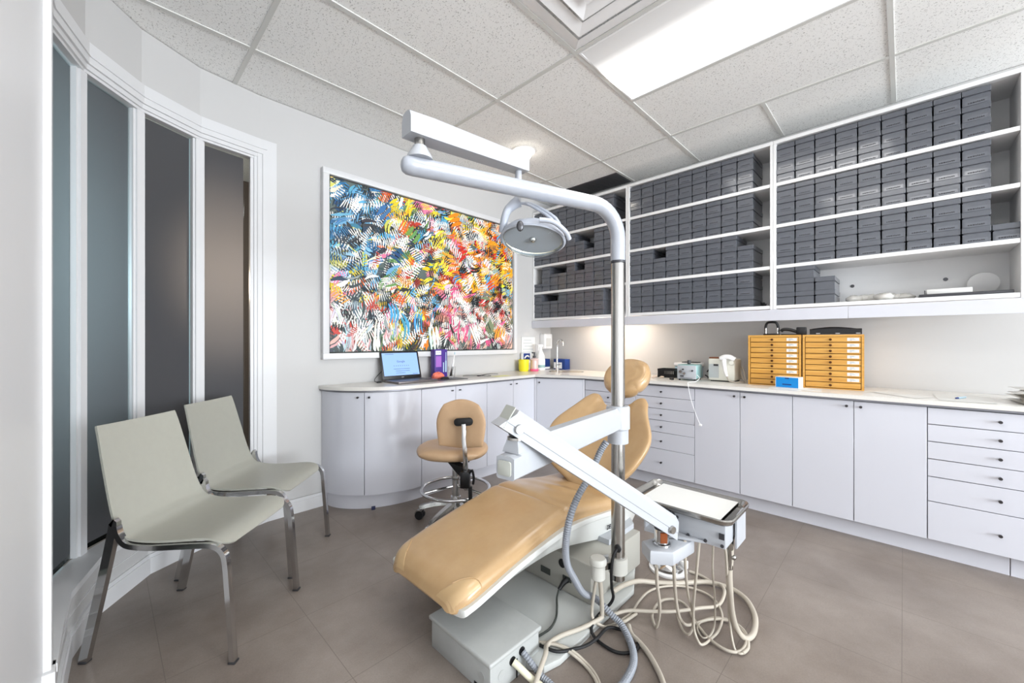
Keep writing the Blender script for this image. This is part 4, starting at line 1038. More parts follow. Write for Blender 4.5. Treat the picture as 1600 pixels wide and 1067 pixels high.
for i in range(11):
    u = i / 10; hh = 0.042 + 0.014 * math.sin(PI * min(1, u * 1.1)); 
    rings.append([Mchest(0.385 + 0.29 * u, 0.09) @ Vector((0, a, c)) for a, c in ((-0.035, 0.003), (-0.035, hh * 0.8), (-0.02, hh), (0.02, hh), (0.035, hh * 0.8), (0.035, 0.003))])
loft(b, rings); part('body', b, M['black'], t, ang=50)
b = NB()
for u in (0.06, 0.17, 0.28): box(b, u - 0.012, u + 0.012, -0.0375, -0.0355, 0.006, 0.012, 0, 1, Mchest(0.375, 0.09))
part('clasp', b, M['steel'], t)
# papers and blue box in front of the chests
b = NB(); box(b, -0.10, 0.20, -0.07, 0.12, 0, 0.0015, 0, 1, frame_matrix((3.42, 0.60, ZT), (ux.x, ux.y, 0), (uy.x, uy.y, 0))); single('paper_sheet', b, M['paper'], 'white sheet under the bright blue box on the worktop', 'paper', 'loose white sheets on the worktop')
t = thing('tissue_box', 'bright blue carton with white side standing before the wooden chests', 'carton', (3.44, 0.58, ZT + 0.0018))
Mb = frame_matrix((3.425, 0.668, ZT + 0.0018), (-0.10, -0.995, 0), (0.995, -0.10, 0))
b = NB(); box(b, 0, 0.145, 0.0, 0.095, 0, 0.078, 0.001, 1, Mb); part('carton', b, M['white'], t)
b = NB(); box(b, 0.004, 0.141, -0.0015, -0.0003, 0.004, 0.076, 0, 1, Mb); part('blue_front', b, M['blue'], t, smooth=False)
b = NB(); box(b, 0.06, 0.085, -0.0025, -0.0016, 0.066, 0.074, 0, 1, Mb); box(b, 0.045, 0.10, -0.0025, -0.0016, 0.022, 0.03, 0, 1, Mb); part('print', b, M['dblue'], t, smooth=False)
def sheet(pts, label):
    b = NB(); n_ = 8; m_ = 6
    P0, P1, P2, P3 = [Vector(p) for p in pts]
    rows = []
    for lay in (0.0, -0.0006):
        for i in range(n_ + 1):
            r_ = []
            for j in range(m_ + 1):
                u, v = i / n_, j / m_
                p = (P0 * (1 - u) + P1 * u) * (1 - v) + (P3 * (1 - u) + P2 * u) * v
                r_.append(b.verts.new((p.x, p.y, ZT + 0.0012 + lay + 0.012 * max(0, 0.25 - u) ** 1.2)))
            rows.append(r_)
    for q in range(2):
        for i in range(n_):
            for j in range(m_):
                a = rows[q * (n_ + 1) + i]; c = rows[q * (n_ + 1) + i + 1]
                b.faces.new((a[j], c[j], c[j + 1], a[j + 1]))
    single('paper_sheet', b, M['paper'], label, 'paper', 'loose white sheets on the worktop', ang=80)
sheet([(3.55, 0.15, 0), (3.33, -0.05, 0), (3.45, -0.13, 0), (3.66, 0.06, 0)], 'white sheet on the worktop right of the wooden chests')
sheet([(3.70, -0.13, 0), (3.32, -0.145, 0), (3.345, -0.36, 0), (3.71, -0.37, 0)], 'white sheet under the blue pen near the right end of the worktop')
t = thing('pen', 'short pale blue pen lying on the white sheet', 'pen', (3.50, -0.23, ZT + 0.002))
b = NB(); cyl(b, (3.47, -0.225, ZT + 0.007), (3.55, -0.26, ZT + 0.007), 0.005, n=10); part('barrel', b, M['pblue'], t)
b = NB(); cyl(b, (3.47, -0.225, ZT + 0.007), (3.45, -0.216, ZT + 0.007), 0.0055, 0.004, n=10); part('tip', b, M['dblue'], t)
t = thing('plastic_packets', 'stack of crumpled clear plastic packets at the right end of the worktop', 'packets', (3.45, -0.52, ZT))
rr = random.Random(12)
for k in range(6):
    b = NB(); vs = pillow(b, lambda u, v: (0.16 * u, 0.11 * v, 0.0), 10, 8, 0.010, 0.004, 3.0, Matrix.Translation((3.53 + rr.uniform(-.02, .02), -0.555 + rr.uniform(-.015, .015), ZT + 0.006 + k * 0.013)) @ Matrix.Rotation(rr.uniform(-.3, .3), 4, 'Z'))
    part('packet', b, M['cloth_bag'], t, ang=80)
# =================================================================== SIDE CHAIRS
def make_side_chair(label):
    t = thing('side_chair', label, 'chair', (0, 0, 0), 0, 'sage grey side chairs', local=True)
    # local: +x forward, y sideways.  one bent sheet: backrest + seat
    prof = [(-0.315, 0.912), (-0.300, 0.86), (-0.283, 0.79), (-0.263, 0.71), (-0.243, 0.63), (-0.222, 0.56), (-0.20, 0.513), (-0.165, 0.484), (-0.115, 0.473), (-0.04, 0.470), (0.05, 0.474), (0.125, 0.479), (0.17, 0.476), (0.205, 0.463), (0.228, 0.442)]
    prof = [(p.x, p.z) for p in catmull([(x, 0, z) for x, z in prof], 3)]
    b = NB(); n_ = 12; rows = []
    for lay in (0, 1):
        for i, (x, z) in enumerate(prof):
            a = prof[max(i - 1, 0)]; c = prof[min(i + 1, len(prof) - 1)]
            tx, tz = c[0] - a[0], c[1] - a[1]; l_ = math.hypot(tx, tz); nx, nz = tz / l_, -tx / l_   # points back/down
            s = i / (len(prof) - 1)
            hw = 0.186 + 0.030 * min(1, s / 0.5) + 0.006 * math.sin(PI * s)
            if s > 0.9: hw -= 0.05 * ((s - 0.9) / 0.1) ** 2
            r_ = []
            for j in range(n_ + 1):
                v = -1 + 2 * j / n_
                dish = 0.018 * (1 - v * v) * (1.0 if s < 0.45 else 0.35)
                r_.append(b.verts.new((x + (nx if lay == 0 else nx) * dish + nx * (0.009 if lay else 0), hw * v, z + nz * dish + nz * (0.009 if lay else 0))))
            rows.append(r_)
    m_ = len(prof)
    for lay in (0, 1):
        for i in range(m_ - 1):
            for j in range(n_):
                a, c = rows[lay * m_ + i], rows[lay * m_ + i + 1]
                q = (a[j], a[j + 1], c[j + 1], c[j])
                b.faces.new(q if lay == 0 else q[::-1])
    for i in range(m_ - 1):
        for j in (0, n_):
            q = (rows[i][j], rows[i + 1][j], rows[m_ + i + 1][j], rows[m_ + i][j]); b.faces.new(q)
    for i in (0, m_ - 1):
        for j in range(n_):
            b.faces.new((rows[i][j], rows[i][j + 1], rows[m_ + i][j + 1], rows[m_ + i][j]))
    part('seat_shell', b, M['sage'], t, ang=60)
    sq = [(-0.011, -0.011), (0.011, -0.011), (0.011, 0.011), (-0.011, 0.011)]
    for s in (-1, 1):
        y = s * 0.226
        b = NB(); tube(b, [(-0.205, y, 0.545), (-0.205, y, 0.52), (-0.245, y * 1.0, 0.33), (-0.318, y * 1.01, 0.008)], 0.012, 4, 4, sect=[(-0.010, -0.016), (0.010, -0.016), (0.010, 0.016), (-0.010, 0.016)], up=(1, 0, 0)); l_ = part('leg', b, M['chrome'], t, ang=30)
        b = NB(); box(b, -0.332, -0.302, y * 1.01 - 0.014, y * 1.01 + 0.014, 0, 0.008, 0.002); part('foot_cap', b, M['darkmetal'], l_)
        b = NB(); tube(b, [(-0.195, y, 0.53), (-0.188, y, 0.50), (-0.165, y, 0.465), (-0.13, y, 0.452), (-0.05, y, 0.448), (0.10, y, 0.455), (0.165, y, 0.456), (0.20, y, 0.447), (0.222, y, 0.425), (0.232, y, 0.39), (0.240, y, 0.30), (0.262, y * 1.01, 0.008)], 0.011, 8, 4, sect=[(-0.0115, -0.010), (0.0115, -0.010), (0.0115, 0.010), (-0.0115, 0.010)]); l_ = part('leg', b, M['chrome'], t, ang=30)
        b = NB(); box(b, 0.248, 0.276, y * 1.01 - 0.014, y * 1.01 + 0.014, 0, 0.008, 0.002); part('foot_cap', b, M['darkmetal'], l_)
    b = NB()
    for x in (-0.10, 0.12): cyl(b, (x, -0.22, 0.445), (x, 0.22, 0.445), 0.008, n=8)
    part('cross_bar', b, M['chrome'], t)
    return t
c1 = make_side_chair('sage grey chair with chrome legs, the nearer of two by the frosted glass')
c1.location = (0.338, 2.215, 0); c1.rotation_euler = (0, 0, R(-45.65))
c2 = copy_tree(c1); c2.location = (0.668, 2.665, 0); c2.rotation_euler = (0, 0, R(-43.5)); c2['label'] = 'sage grey chair with chrome legs, the farther of two, next to the rounded cabinet'

# =================================================================== STOOL
SC = Vector((1.715, 2.222))
t = thing('stool', 'tan wheeled operator stool with low backrest and chrome foot ring', 'stool', (SC.x, SC.y, 0), R(-47), local=True)
# local +x = image right, +y = away from the camera; the backrest faces the camera side
b = NB()
def seat_fn(u, v):
    r = math.hypot(u, v); k = max(abs(u), abs(v)); f = (k / r) if r > 1e-6 else 1
    f = 1 - (1 - f) * 0.72
    return (0.245 * u * f - 0.022, 0.225 * v * f + 0.01, 0.505)
pillow(b, seat_fn, 22, 22, 0.040, 0.05, 6.0, extra=lambda u, v: -0.010 * max(0, 1 - (u * u + v * v) * 1.5)); part('seat', b, M['stoolv'], t, ang=60)
b = NB()
def back_fn(u, v):
    w = 0.165 * (1.0 - 0.10 * max(0, v) ** 2 - 0.02 * max(0, -v)); r = math.hypot(u, v); k = max(abs(u), abs(v)); f = (k / r) if r > 1e-6 else 1
    f = 1 - (1 - f) * (0.72 if v > 0 else 0.34)
    return (w * u * f, 0.158 * v * f, -0.02 * (1 - u * u))
Mbk = frame_matrix((0.062, -0.175, 0.715), (1, -0.12, 0), (0, 0.06, 1))
pillow(b, back_fn, 22, 20, 0.022, 0.03, 5.0, Mbk); part('backrest', b, M['stoolv'], t, ang=60)
b = NB(); prism(b, [(x, y) for x, y in rrect(0.125, 0.05, 0.023)], 0.0, 0.012, frame_matrix((0.085, -0.208, 0.735), (1, -0.12, 0.08), (-0.08, 0.05, 1)), 0.003); part('bracket_plate', b, M['black'], t)
b = NB(); tube(b, [(0.088, -0.225, 0.722), (0.092, -0.234, 0.68), (0.092, -0.238, 0.62), (0.098, -0.24, 0.56), (0.10, -0.235, 0.47), (0.10, -0.22, 0.40), (0.10, -0.20, 0.30)], 0.012, 8, 5, sect=[(-0.013, -0.013), (0.0, -0.016), (0.013, -0.013), (0.016, 0.0), (0.013, 0.013), (0.0, 0.016), (-0.013, 0.013), (-0.016, 0.0)]); part('back_bar', b, M['chrome'], t, ang=50)
b = NB(); box(b, 0.068, 0.128, -0.265, -0.19, 0.325, 0.43, 0.008); prism(b, [(-0.02, 0.455), (0.10, 0.44), (0.10, 0.37), (0.05, 0.40)], -0.03, 0.03, frame_matrix((0, -0.12, 0), (1, -0.6, 0), (0, 0, 1))); tube(b, [(0.128, -0.25, 0.42), (0.145, -0.255, 0.44), (0.155, -0.25, 0.39), (0.15, -0.25, 0.35)], 0.008, 8, 3); cyl(b, (0.13, -0.235, 0.33), (0.132, -0.235, 0.245), 0.013, n=12)
box(b, -0.09, 0.11, -0.12, 0.10, 0.448, 0.4595, 0.003); part('mechanism', b, M['black'], t)
b = NB(); cyl(b, (0, 0, 0.18), (0, 0, 0.36), 0.026, n=20); cyl(b, (0, 0, 0.36), (0, 0, 0.375), 0.028, 0.024, n=20); part('column', b, M['chrome'], t)
b = NB(); cyl(b, (0, 0, 0.375), (0, 0, 0.447), 0.018, n=16); part('piston', b, M['black'], t)
b = NB(); tube(b, [(0.232 * math.cos(2 * PI * i / 48), 0.232 * math.sin(2 * PI * i / 48), 0.235) for i in range(49)], 0.011, 10, 1, caps=False)
for k in range(3):
    a = R(90 + 120 * k); tube(b, [(0.02 * math.cos(a), 0.02 * math.sin(a), 0.25), (0.12 * math.cos(a), 0.12 * math.sin(a), 0.245), (0.232 * math.cos(a), 0.232 * math.sin(a), 0.235)], 0.008, 8, 3)
part('foot_ring', b, M['chrome'], t)
b = NB(); cyl(b, (0, 0, 0.09), (0, 0, 0.18), 0.045, 0.034, 20); part('hub', b, M['chrome'], t)
for k in range(5):
    a = R(170 + 72 * k); c, s = math.cos(a), math.sin(a)
    b = NB(); tube(b, [(0.03 * c, 0.03 * s, 0.135), (0.15 * c, 0.15 * s, 0.115), (0.262 * c, 0.262 * s, 0.082)], 0.02, 8, 4, sect=[(-0.022, -0.012), (0.022, -0.012), (0.016, 0.014), (-0.016, 0.014)]); lg = part('base_leg', b, M['steel'], t, ang=40)
    b = NB(); p = Vector((0.265 * c, 0.265 * s, 0.029)); ax = Vector((-s, c, 0))
    cyl(b, p - ax * 0.026, p - ax * 0.006, 0.029, n=18); cyl(b, p + ax * 0.006, p + ax * 0.026, 0.029, n=18); ca_ = part('caster', b, M['rubber'], lg)
    b = NB(); tube(b, [p + Vector((0.028 * c, 0.028 * s, 0.012)), p + Vector((0.012 * c, 0.012 * s, 0.035)), p + Vector((-0.02 * c, -0.02 * s, 0.036))], 0.02, 8, 3, sect=[(-0.028, -0.003), (0.028, -0.003), (0.028, 0.004), (-0.028, 0.004)]); cyl(b, p + Vector((0, 0, 0.03)), p + Vector((0, 0, 0.055)), 0.009, n=10); part('caster_hood', b, M['chrome'], lg)
# =================================================================== DENTAL CHAIR
AY = 1.39
t = thing('dental_chair', 'tan leather dental chair with white shell, reclined backrest and headrest', 'dental chair', (1.6, AY, 0))
def interp(tab, x):
    for (xa, *ya), (xb, *yb) in zip(tab, tab[1:]):
        if x <= xb:
            k = (x - xa) / (xb - xa); k = max(0, min(1, k)); k = k * k * (3 - 2 * k) if False else k
            return [p + (q - p) * k for p, q in zip(ya, yb)]
    return list(tab[-1][1:])
# station: x, z of the cushion's top, half width
CT = [(0.885, 0.318, 0.235), (0.93, 0.338, 0.248), (1.05, 0.372, 0.255), (1.3, 0.424, 0.258), (1.47, 0.456, 0.258), (1.525, 0.463, 0.258), (1.543, 0.4525, 0.258), (1.56, 0.464, 0.258), (1.62, 0.463, 0.262), (1.78, 0.438, 0.27), (1.92, 0.412, 0.27), (2.05, 0.402, 0.262), (2.14, 0.405, 0.24)]
def smooth_tab(tab, k=4):
    P = catmull([Vector((a[0], a[1], a[2])) for a in tab], k)
    return [(p.x, p.y, p.z) for p in P]
CTs = smooth_tab(CT)
XA, XB = 0.885, 2.14
TH = 0.082
def cush(u, v, lift=0.0):
    """top surface of the leg and seat cushion: u 0..1 along, v -1..1 across"""
    x = XA + (XB - XA) * u
    z, hw = interp(CTs, x)
    e = abs(v)
    # rounded toe corners in plan
    toe = max(0, 1 - (x - XA) / 0.075)
    hwx = hw - 0.045 * (1 - math.sqrt(max(0, 1 - toe * toe)))
    edge = (1 - e ** 5)
    drop = TH * 0.5 * (1 - math.sqrt(max(0, 1 - max(0, (e - 0.80) / 0.2) ** 2)))
    toed = TH * 0.62 * (1 - math.sqrt(max(0, 1 - toe ** 2)))
    wr = 0.0
    if 1.6 < x < 2.05: wr = 0.0035 * math.sin((x - 1.6) * 42 + v * 2.5) * max(0, 1 - abs((x - 1.82) / 0.23)) * (1 - e ** 2)
    return Vector((x, AY + hwx * v, z - min(drop + toed, TH * 0.70) - 0.008 * e * e + wr + lift))
b = NB()
NU, NVv = 90, 32
VV = [-math.cos(PI * j / NVv) for j in range(NVv + 1)]
UU = [1 - math.cos(PI / 2 * i / NU) for i in range(NU + 1)]
UU = [0.65 * (i / NU) + 0.35 * UU[i] for i in range(NU + 1)]
top_ = [[b.verts.new(cush(u, v)) for v in VV] for u in UU]
bot_ = []
for i, u in enumerate(UU):
    row = []
    for j, v in enumerate(VV):
        p = cush(u, v); z, hw = interp(CTs, p.x)
        toe = max(0, 1 - (p.x - XA) / 0.075)
        zb_ = z - TH + 0.012 * toe
        zz = min(p.z - 0.004, zb_) if j not in (0, NVv) and i != 0 else min(p.z - 0.004, zb_ + 0.022)
        inset = 0.985 if j in (0, NVv) else 0.985
        row.append(b.verts.new((p.x + (0.006 if i == 0 else 0), AY + (p.y - AY) * inset, zz)))
    bot_.append(row)
for i in range(NU):
    for j in range(NVv):
        b.faces.new((top_[i][j], top_[i + 1][j], top_[i + 1][j + 1], top_[i][j + 1]))
        b.faces.new((bot_[i][j], bot_[i][j + 1], bot_[i + 1][j + 1], bot_[i + 1][j]))
    for j in (0, NVv): b.faces.new((top_[i][j], bot_[i][j], bot_[i + 1][j], top_[i + 1][j]))
for i in (0, NU):
    for j in range(NVv): b.faces.new((top_[i][j], top_[i][j + 1], bot_[i][j + 1], bot_[i][j]))
cu_ = part('seat_cushion', b, M['tan'], t, ang=50)
for s in (-1, 1):                    # sewn corner caps at the toe end
    b = NB(); rows = []
    for i in range(13):
        row = []
        for j in range(13):
            a, c = i / 12, j / 12
            rr_ = (1 - 0.35 * c ** 2.2) if True else 1
            u = 0.003 + 0.090 * a * (1 - 0.62 * (1 - c) ** 2.0)
            v = s * (1.0 - 0.44 * (1 - c) * (1 - 0.25 * a))
            row.append(b.verts.new(cush(u, v, 0.0016 if 0 < i < 12 and 0 < j else -0.0006)))
        rows.append(row)
    for i in range(12):
        for j in range(12): b.faces.new((rows[i][j], rows[i + 1][j], rows[i + 1][j + 1], rows[i][j + 1]))
    part('corner_cap', b, M['tan2'], cu_, ang=60)
    # piping around the cap
    pts = []
    for j in range(0, 13): 
        c = j / 12; a = 1.0
        pts.append(cush(0.003 + 0.090 * (1 - 0.62 * (1 - c) ** 2.0), s * (1.0 - 0.44 * (1 - c) * 0.75), 0.0012))
    b = NB(); tube(b, pts, 0.0022, 6, 2); part('piping', b, M['tan'], cu_)
# white shell under the cushion
SHT = [(0.905, 0.272, 0.030, 0.215), (0.915, 0.275, 0.040, 0.255), (0.94, 0.280, 0.048, 0.262), (1.0, 0.295, 0.058, 0.268), (1.2, 0.343, 0.068, 0.274), (1.42, 0.378, 0.092, 0.28), (1.55, 0.385, 0.118, 0.282), (1.7, 0.376, 0.142, 0.285), (1.9, 0.352, 0.165, 0.288), (2.05, 0.330, 0.17, 0.285), (2.2, 0.318, 0.15, 0.27), (2.32, 0.316, 0.11, 0.235)]
P = catmull([Vector((a[1], a[2], a[3])) for a in SHT], 5); PX = catmull([Vector((a[0], 0, 0)) for a in SHT], 5)
rings = []
for q, pxx in zip(P, PX):
    z, h, hw = q.x, q.y, q.z
    sec = [(-hw, z - 0.006), (-hw + 0.004, z), (-hw + 0.02, z), (hw - 0.02, z), (hw - 0.004, z), (hw, z - 0.006), (hw, z - 0.022), (hw - 0.010, z - 0.03), (hw - 0.016, z - h * 0.6), (hw - 0.035, z - h * 0.93), (hw - 0.06, z - h), (-hw + 0.06, z - h), (-hw + 0.035, z - h * 0.93), (-hw + 0.016, z - h * 0.6), (-hw + 0.010, z - 0.03), (-hw, z - 0.022)]
    rings.append([(pxx.x, AY + y, zz) for y, zz in sec])
b = NB(); loft(b, rings); sh = part('shell', b, mat('shell_paint', srgb(201, 202, 198), 0.32, coat=0.2), t, ang=40)
bm_t = text_bm('DEN', 0.03, 0.0006, 0.3, 0.0008); moved(bm_t, frame_matrix((1.872, 1.39 - 0.281, 0.272), (1, 0, -0.12), (0, 0.10, 1))); part('lettering', bm_t, M['ink'], sh, smooth=False)
# backrest: s along the back, w across
BJ = Vector((1.985, AY - 0.018, 0.405)); bdir = Vector((0.70, 0, 0.714)).normalized(); bnor = Vector((-bdir.z, 0, bdir.x))
HWT = [(0.0, 0.16), (0.05, 0.23), (0.12, 0.285), (0.22, 0.325), (0.30, 0.338), (0.37, 0.325), (0.45, 0.285), (0.53, 0.245), (0.60, 0.222), (0.70, 0.205)]
HWs = [(p.x, p.y) for p in catmull([Vector((a, c, 0)) for a, c in HWT], 4)]
def back_surf(a, v):
    """a 0..1 bottom to top, v -1..1"""
    e = abs(v)
    k_ = max(0, min(1, (e - 0.22) / 0.5)); k_ = k_ * k_ * (3 - 2 * k_)
    stop = 0.575 + 0.078 * k_ - 0.055 * (max(0, e - 0.78) / 0.22) ** 2.2
    s = -0.03 + (stop + 0.03) * a
    s += (1 - a) * 0.10 * e ** 2.2
    hw = 1.05 * interp(HWs, max(0, s))[0]
    wing = 0.075 * e ** 2.2 * (0.4 + 0.6 * math.sin(PI * min(1, max(0, s / 0.62))))
    p = BJ + bdir * s + Vector((0, v * hw, 0)) + bnor * wing
    return p
b = NB()
NA, NV2 = 40, 32
AA = [(1 - math.cos(PI * i / NA)) / 2 for i in range(NA + 1)]; VV2 = [-math.cos(PI * j / NV2) for j in range(NV2 + 1)]
def eprof(x): return math.sqrt(max(0, 1 - x ** 9))
fr, bk = [], []
for a in AA:
    rf, rb = [], []
    for v in VV2:
        p = back_surf(a, v); k = eprof(abs(2 * a - 1)) * eprof(abs(v))
        e = abs(v)
        seam = -0.010 * math.exp(-((e - 0.46 + 0.06 * (1 - a)) / 0.045) ** 2) * (1 if a > 0.1 else a * 10)
        seam2 = -0.007 * math.exp(-((a - 0.47) / 0.02) ** 2) * (1 if e < 0.40 else 0)
        edge = a in (AA[0], AA[-1]) or v in (VV2[0], VV2[-1])
        rf.append(b.verts.new(p + bnor * (0.028 * k + (0 if edge else (seam + seam2) * k))))
        rb.append(rf[-1] if edge else b.verts.new(p - bnor * (0.06 * k)))
    fr.append(rf); bk.append(rb)
for i in range(NA):
    for j in range(NV2):
        b.faces.new((fr[i][j], fr[i + 1][j], fr[i + 1][j + 1], fr[i][j + 1]))
        q = (bk[i][j], bk[i][j + 1], bk[i + 1][j + 1], bk[i + 1][j])
        try: b.faces.new(q)
        except ValueError: pass
part('backrest', b, M['tan'], t, ang=70)
# white back shell
b = NB(); rings = []
for i in range(9):
    a = 0.06 + 0.84 * i / 8; ring = []
    for v in [-0.78 + 1.56 * j / 10 for j in range(11)]: ring.append(back_surf(a, v) - bnor * 0.058)
    for v in [0.78 - 1.56 * j / 10 for j in range(11)]: ring.append(back_surf(a, v) - bnor * (0.085 - 0.02 * abs(v)))
    rings.append(ring)
loft(b, rings); part('back_shell', b, M['enamel'], t, ang=50)
# headrest
hc = BJ + bdir * 0.805 + bnor * 0.03 + Vector((0, -0.012, 0))
Mh = frame_matrix(hc, (0, -1, 0), (bdir.x * 0.9, 0.10, bdir.z))
def head_fn(u, v):
    r = math.hypot(u, v); k = max(abs(u), abs(v)); f = (k / r) if r > 1e-6 else 1
    f = 1 - (1 - f) * 0.92
    return (0.162 * u * f, 0.152 * v * f, 0.016 * u * u)
def head_extra(u, v): return -0.006 * math.exp(-((math.hypot(u * 1.0, v) - 0.70) / 0.06) ** 2)
zdir = Mh.to_3x3() @ Vector((0, 0, 1))
if zdir.dot(bnor) < 0: Mh = frame_matrix(hc, (0, 1, 0), (bdir.x * 0.9, 0.10, bdir.z))
b = NB(); pillow(b, head_fn, 26, 26, 0.055, 0.075, 5.0, Mh, head_extra); hd = part('headrest', b, M['tan'], t, ang=60)
b = NB()
for rad, dz in ((0.90, 0.010), (0.985, -0.012)):
    pts = []
    for i in range(41):
        a = 2 * PI * i / 40; pts.append(Mh @ Vector((0.162 * rad * math.cos(a), 0.152 * rad * math.sin(a), dz + 0.016 * math.cos(a) ** 2 + 0.022)))
    tube(b, pts, 0.003, 6, 1, caps=False)
part('piping', b, M['tan2'], hd)
b = NB(); p0 = BJ + bdir * 0.52 - bnor * 0.02; p1 = BJ + bdir * 0.80 - bnor * 0.02
tube(b, [p0, p1], 0.01, 4, 1, sect=[(-0.026, -0.006), (0.026, -0.006), (0.026, 0.006), (-0.026, 0.006)]); part('headrest_post', b, M['darkmetal'], t)
# mechanism box, base plate
b = NB(); box(b, 1.575, 2.06, 1.03, 1.70, 0.031, 0.214, 0.008); mb = part('lift_housing', b, mat('housing_paint', srgb(160, 158, 150), 0.45), t)
b = NB(); cyl(b, (1.5745, 1.195, 0.165), (1.572, 1.195, 0.165), 0.021, n=20); part('round_port', b, M['black'], mb)
b = NB()
for k in range(6): box(b, 1.570, 1.5745, 1.36, 1.43, 0.15 + k * 0.009, 0.153 + k * 0.009)
box(b, 1.571, 1.5745, 1.27, 1.33, 0.075, 0.105); box(b, 1.571, 1.5745, 1.14, 1.19, 0.09, 0.112); part('grille', b, M['darkgap'], mb, smooth=False)
b = NB(); prism(b, [(1.13, 1.02), (1.16, 0.965), (1.235, 0.945), (1.83, 0.95), (2.10, 1.08), (2.14, 1.14), (2.14, 1.68), (2.08, 1.74), (1.25, 1.74), (1.13, 1.66)], 0.0, 0.03, bev=0.007); part('base_plate', b, M['baseg'], t)
b = NB(); prism(b, [(1.80, 1.07), (2.06, 1.07), (2.16, 1.16), (2.16, 1.62), (2.06, 1.66), (1.80, 1.66)], 0.2145, 0.242); part('lift_head', b, M['enamel'], t)
b = NB(); tube(b, [(1.700, 1.035, 0.19), (1.655, 0.955, 0.232)], 0.02, 8, 1, sect=[(-0.03, -0.024), (0.03, -0.024), (0.03, 0.024), (-0.03, 0.024)]); part('pole_bracket', b, M['enamel'], t)
# =================================================================== LAMP POLE
PO = Vector((1.62, 0.918, 0))
t = thing('lamp_pole', 'tall steel pole with white bent arm carrying the grey examination lamp', 'lamp', (PO.x, PO.y, 0.186))
b = NB(); cyl(b, PO + Vector((0, 0, 0.186)), PO + Vector((0, 0, 1.618)), 0.030, n=28); pole = part('pole', b, M['steel'], t)
b = NB(); lathe(b, [(0.0304, 0.215), (0.042, 0.217), (0.042, 0.285), (0.0304, 0.287)], (PO.x, PO.y, 0), 24, caps=False); part('clamp_ring', b, M['plastic'], t)
b = NB(); ball(b, (1.5935, 0.9045, 0.335), 0.017, 0.5, 1, 1.1, None, 14, 8); part('cable_port', b, M['black'], pole)
AE = Vector((0.729, 1.199, 1.847)); ad = (AE - PO); ad.z = 0; al = ad.length; ad.normalize()
pts = [PO + Vector((0, 0, 1.612)), PO + Vector((0, 0, 1.70))]
for i in range(1, 9):
    a = R(90 * i / 9); rr_ = 0.14
    pts.append(PO + ad * (rr_ * (1 - math.cos(a))) + Vector((0, 0, 1.707 + rr_ * math.sin(a))))
pts += [PO + ad * 0.15 + Vector((0, 0, 1.847)), PO + ad * 0.5 + Vector((0, 0, 1.8475)), PO + ad * (al - 0.01) + Vector((0, 0, 1.847)), PO + ad * (al + 0.01) + Vector((0, 0, 1.847)), PO + ad * (al + 0.022) + Vector((0, 0, 1.847)), PO + ad * (al + 0.028) + Vector((0, 0, 1.847))]
b = NB(); m_ = len(pts)
tube(b, pts, lambda u: 0.0325 if u < (m_ - 3.5) / (m_ - 1) else (0.031 if u < (m_ - 2.5) / (m_ - 1) else (0.024 if u < (m_ - 1.5) / (m_ - 1) else 0.012)), 24, 1); part('bent_arm', b, M['tube'], t)
b = NB(); lathe(b, [(0.0315, 1.600), (0.0335, 1.602), (0.0335, 1.611), (0.0315, 1.612)], (PO.x, PO.y, 0), 24, caps=False); part('joint_ring', b, M['charcoal'], t)
# pivot cone at the outer end and the spring arm above
pv = PO + ad * (al - 0.035)
b = NB(); lathe(b, [(0.045, 1.874), (0.042, 1.885), (0.026, 1.912), (0.024, 1.918)], (pv.x, pv.y, 0), 22); part('pivot_cone', b, M['enamel'], t)
b = NB(); cyl(b, (pv.x, pv.y, 1.915), (pv.x, pv.y, 1.946), 0.018, n=18); part('pivot_pin', b, M['steel'], t)
LE = Vector((1.222, 1.157, 1.993))
sd = LE - Vector((pv.x, pv.y, 1.99)); sdh = Vector((sd.x, sd.y, 0)).normalized()
b = NB(); rings = []
A_ = Vector((pv.x, pv.y, 1.985)) - sdh * 0.05; B_ = LE + sdh * 0.035
side = Vector((-sdh.y, sdh.x, 0))
for k in range(7):
    u = k / 6; c = A_ + (B_ - A_) * u; c.z = 1.983 + 0.018 * u
    w = 0.036 - 0.006 * u; h = 0.043 - 0.008 * u
    if k == 0: w *= 0.9; h *= 0.92
    sec = [(-w, -h), (w, -h), (w, h * 0.35), (w * 0.72, h * 0.85), (w * 0.25, h), (-w * 0.25, h), (-w * 0.72, h * 0.85), (-w, h * 0.35)]
    rings.append([c + side * y + Vector((0, 0, z)) for y, z in sec])
loft(b, rings); part('spring_arm', b, M['enamel'], t, ang=30)
b = NB(); cyl(b, (LE.x, LE.y, 1.985 - 0.02), (LE.x, LE.y, 1.925), 0.014, n=16); cyl(b, (LE.x, LE.y, 1.925), (LE.x, LE.y, 1.905), 0.019, n=16); cyl(b, (LE.x, LE.y, 1.905), (LE.x, LE.y, 1.835), 0.012, n=14); part('hanger', b, M['enamel'], t)
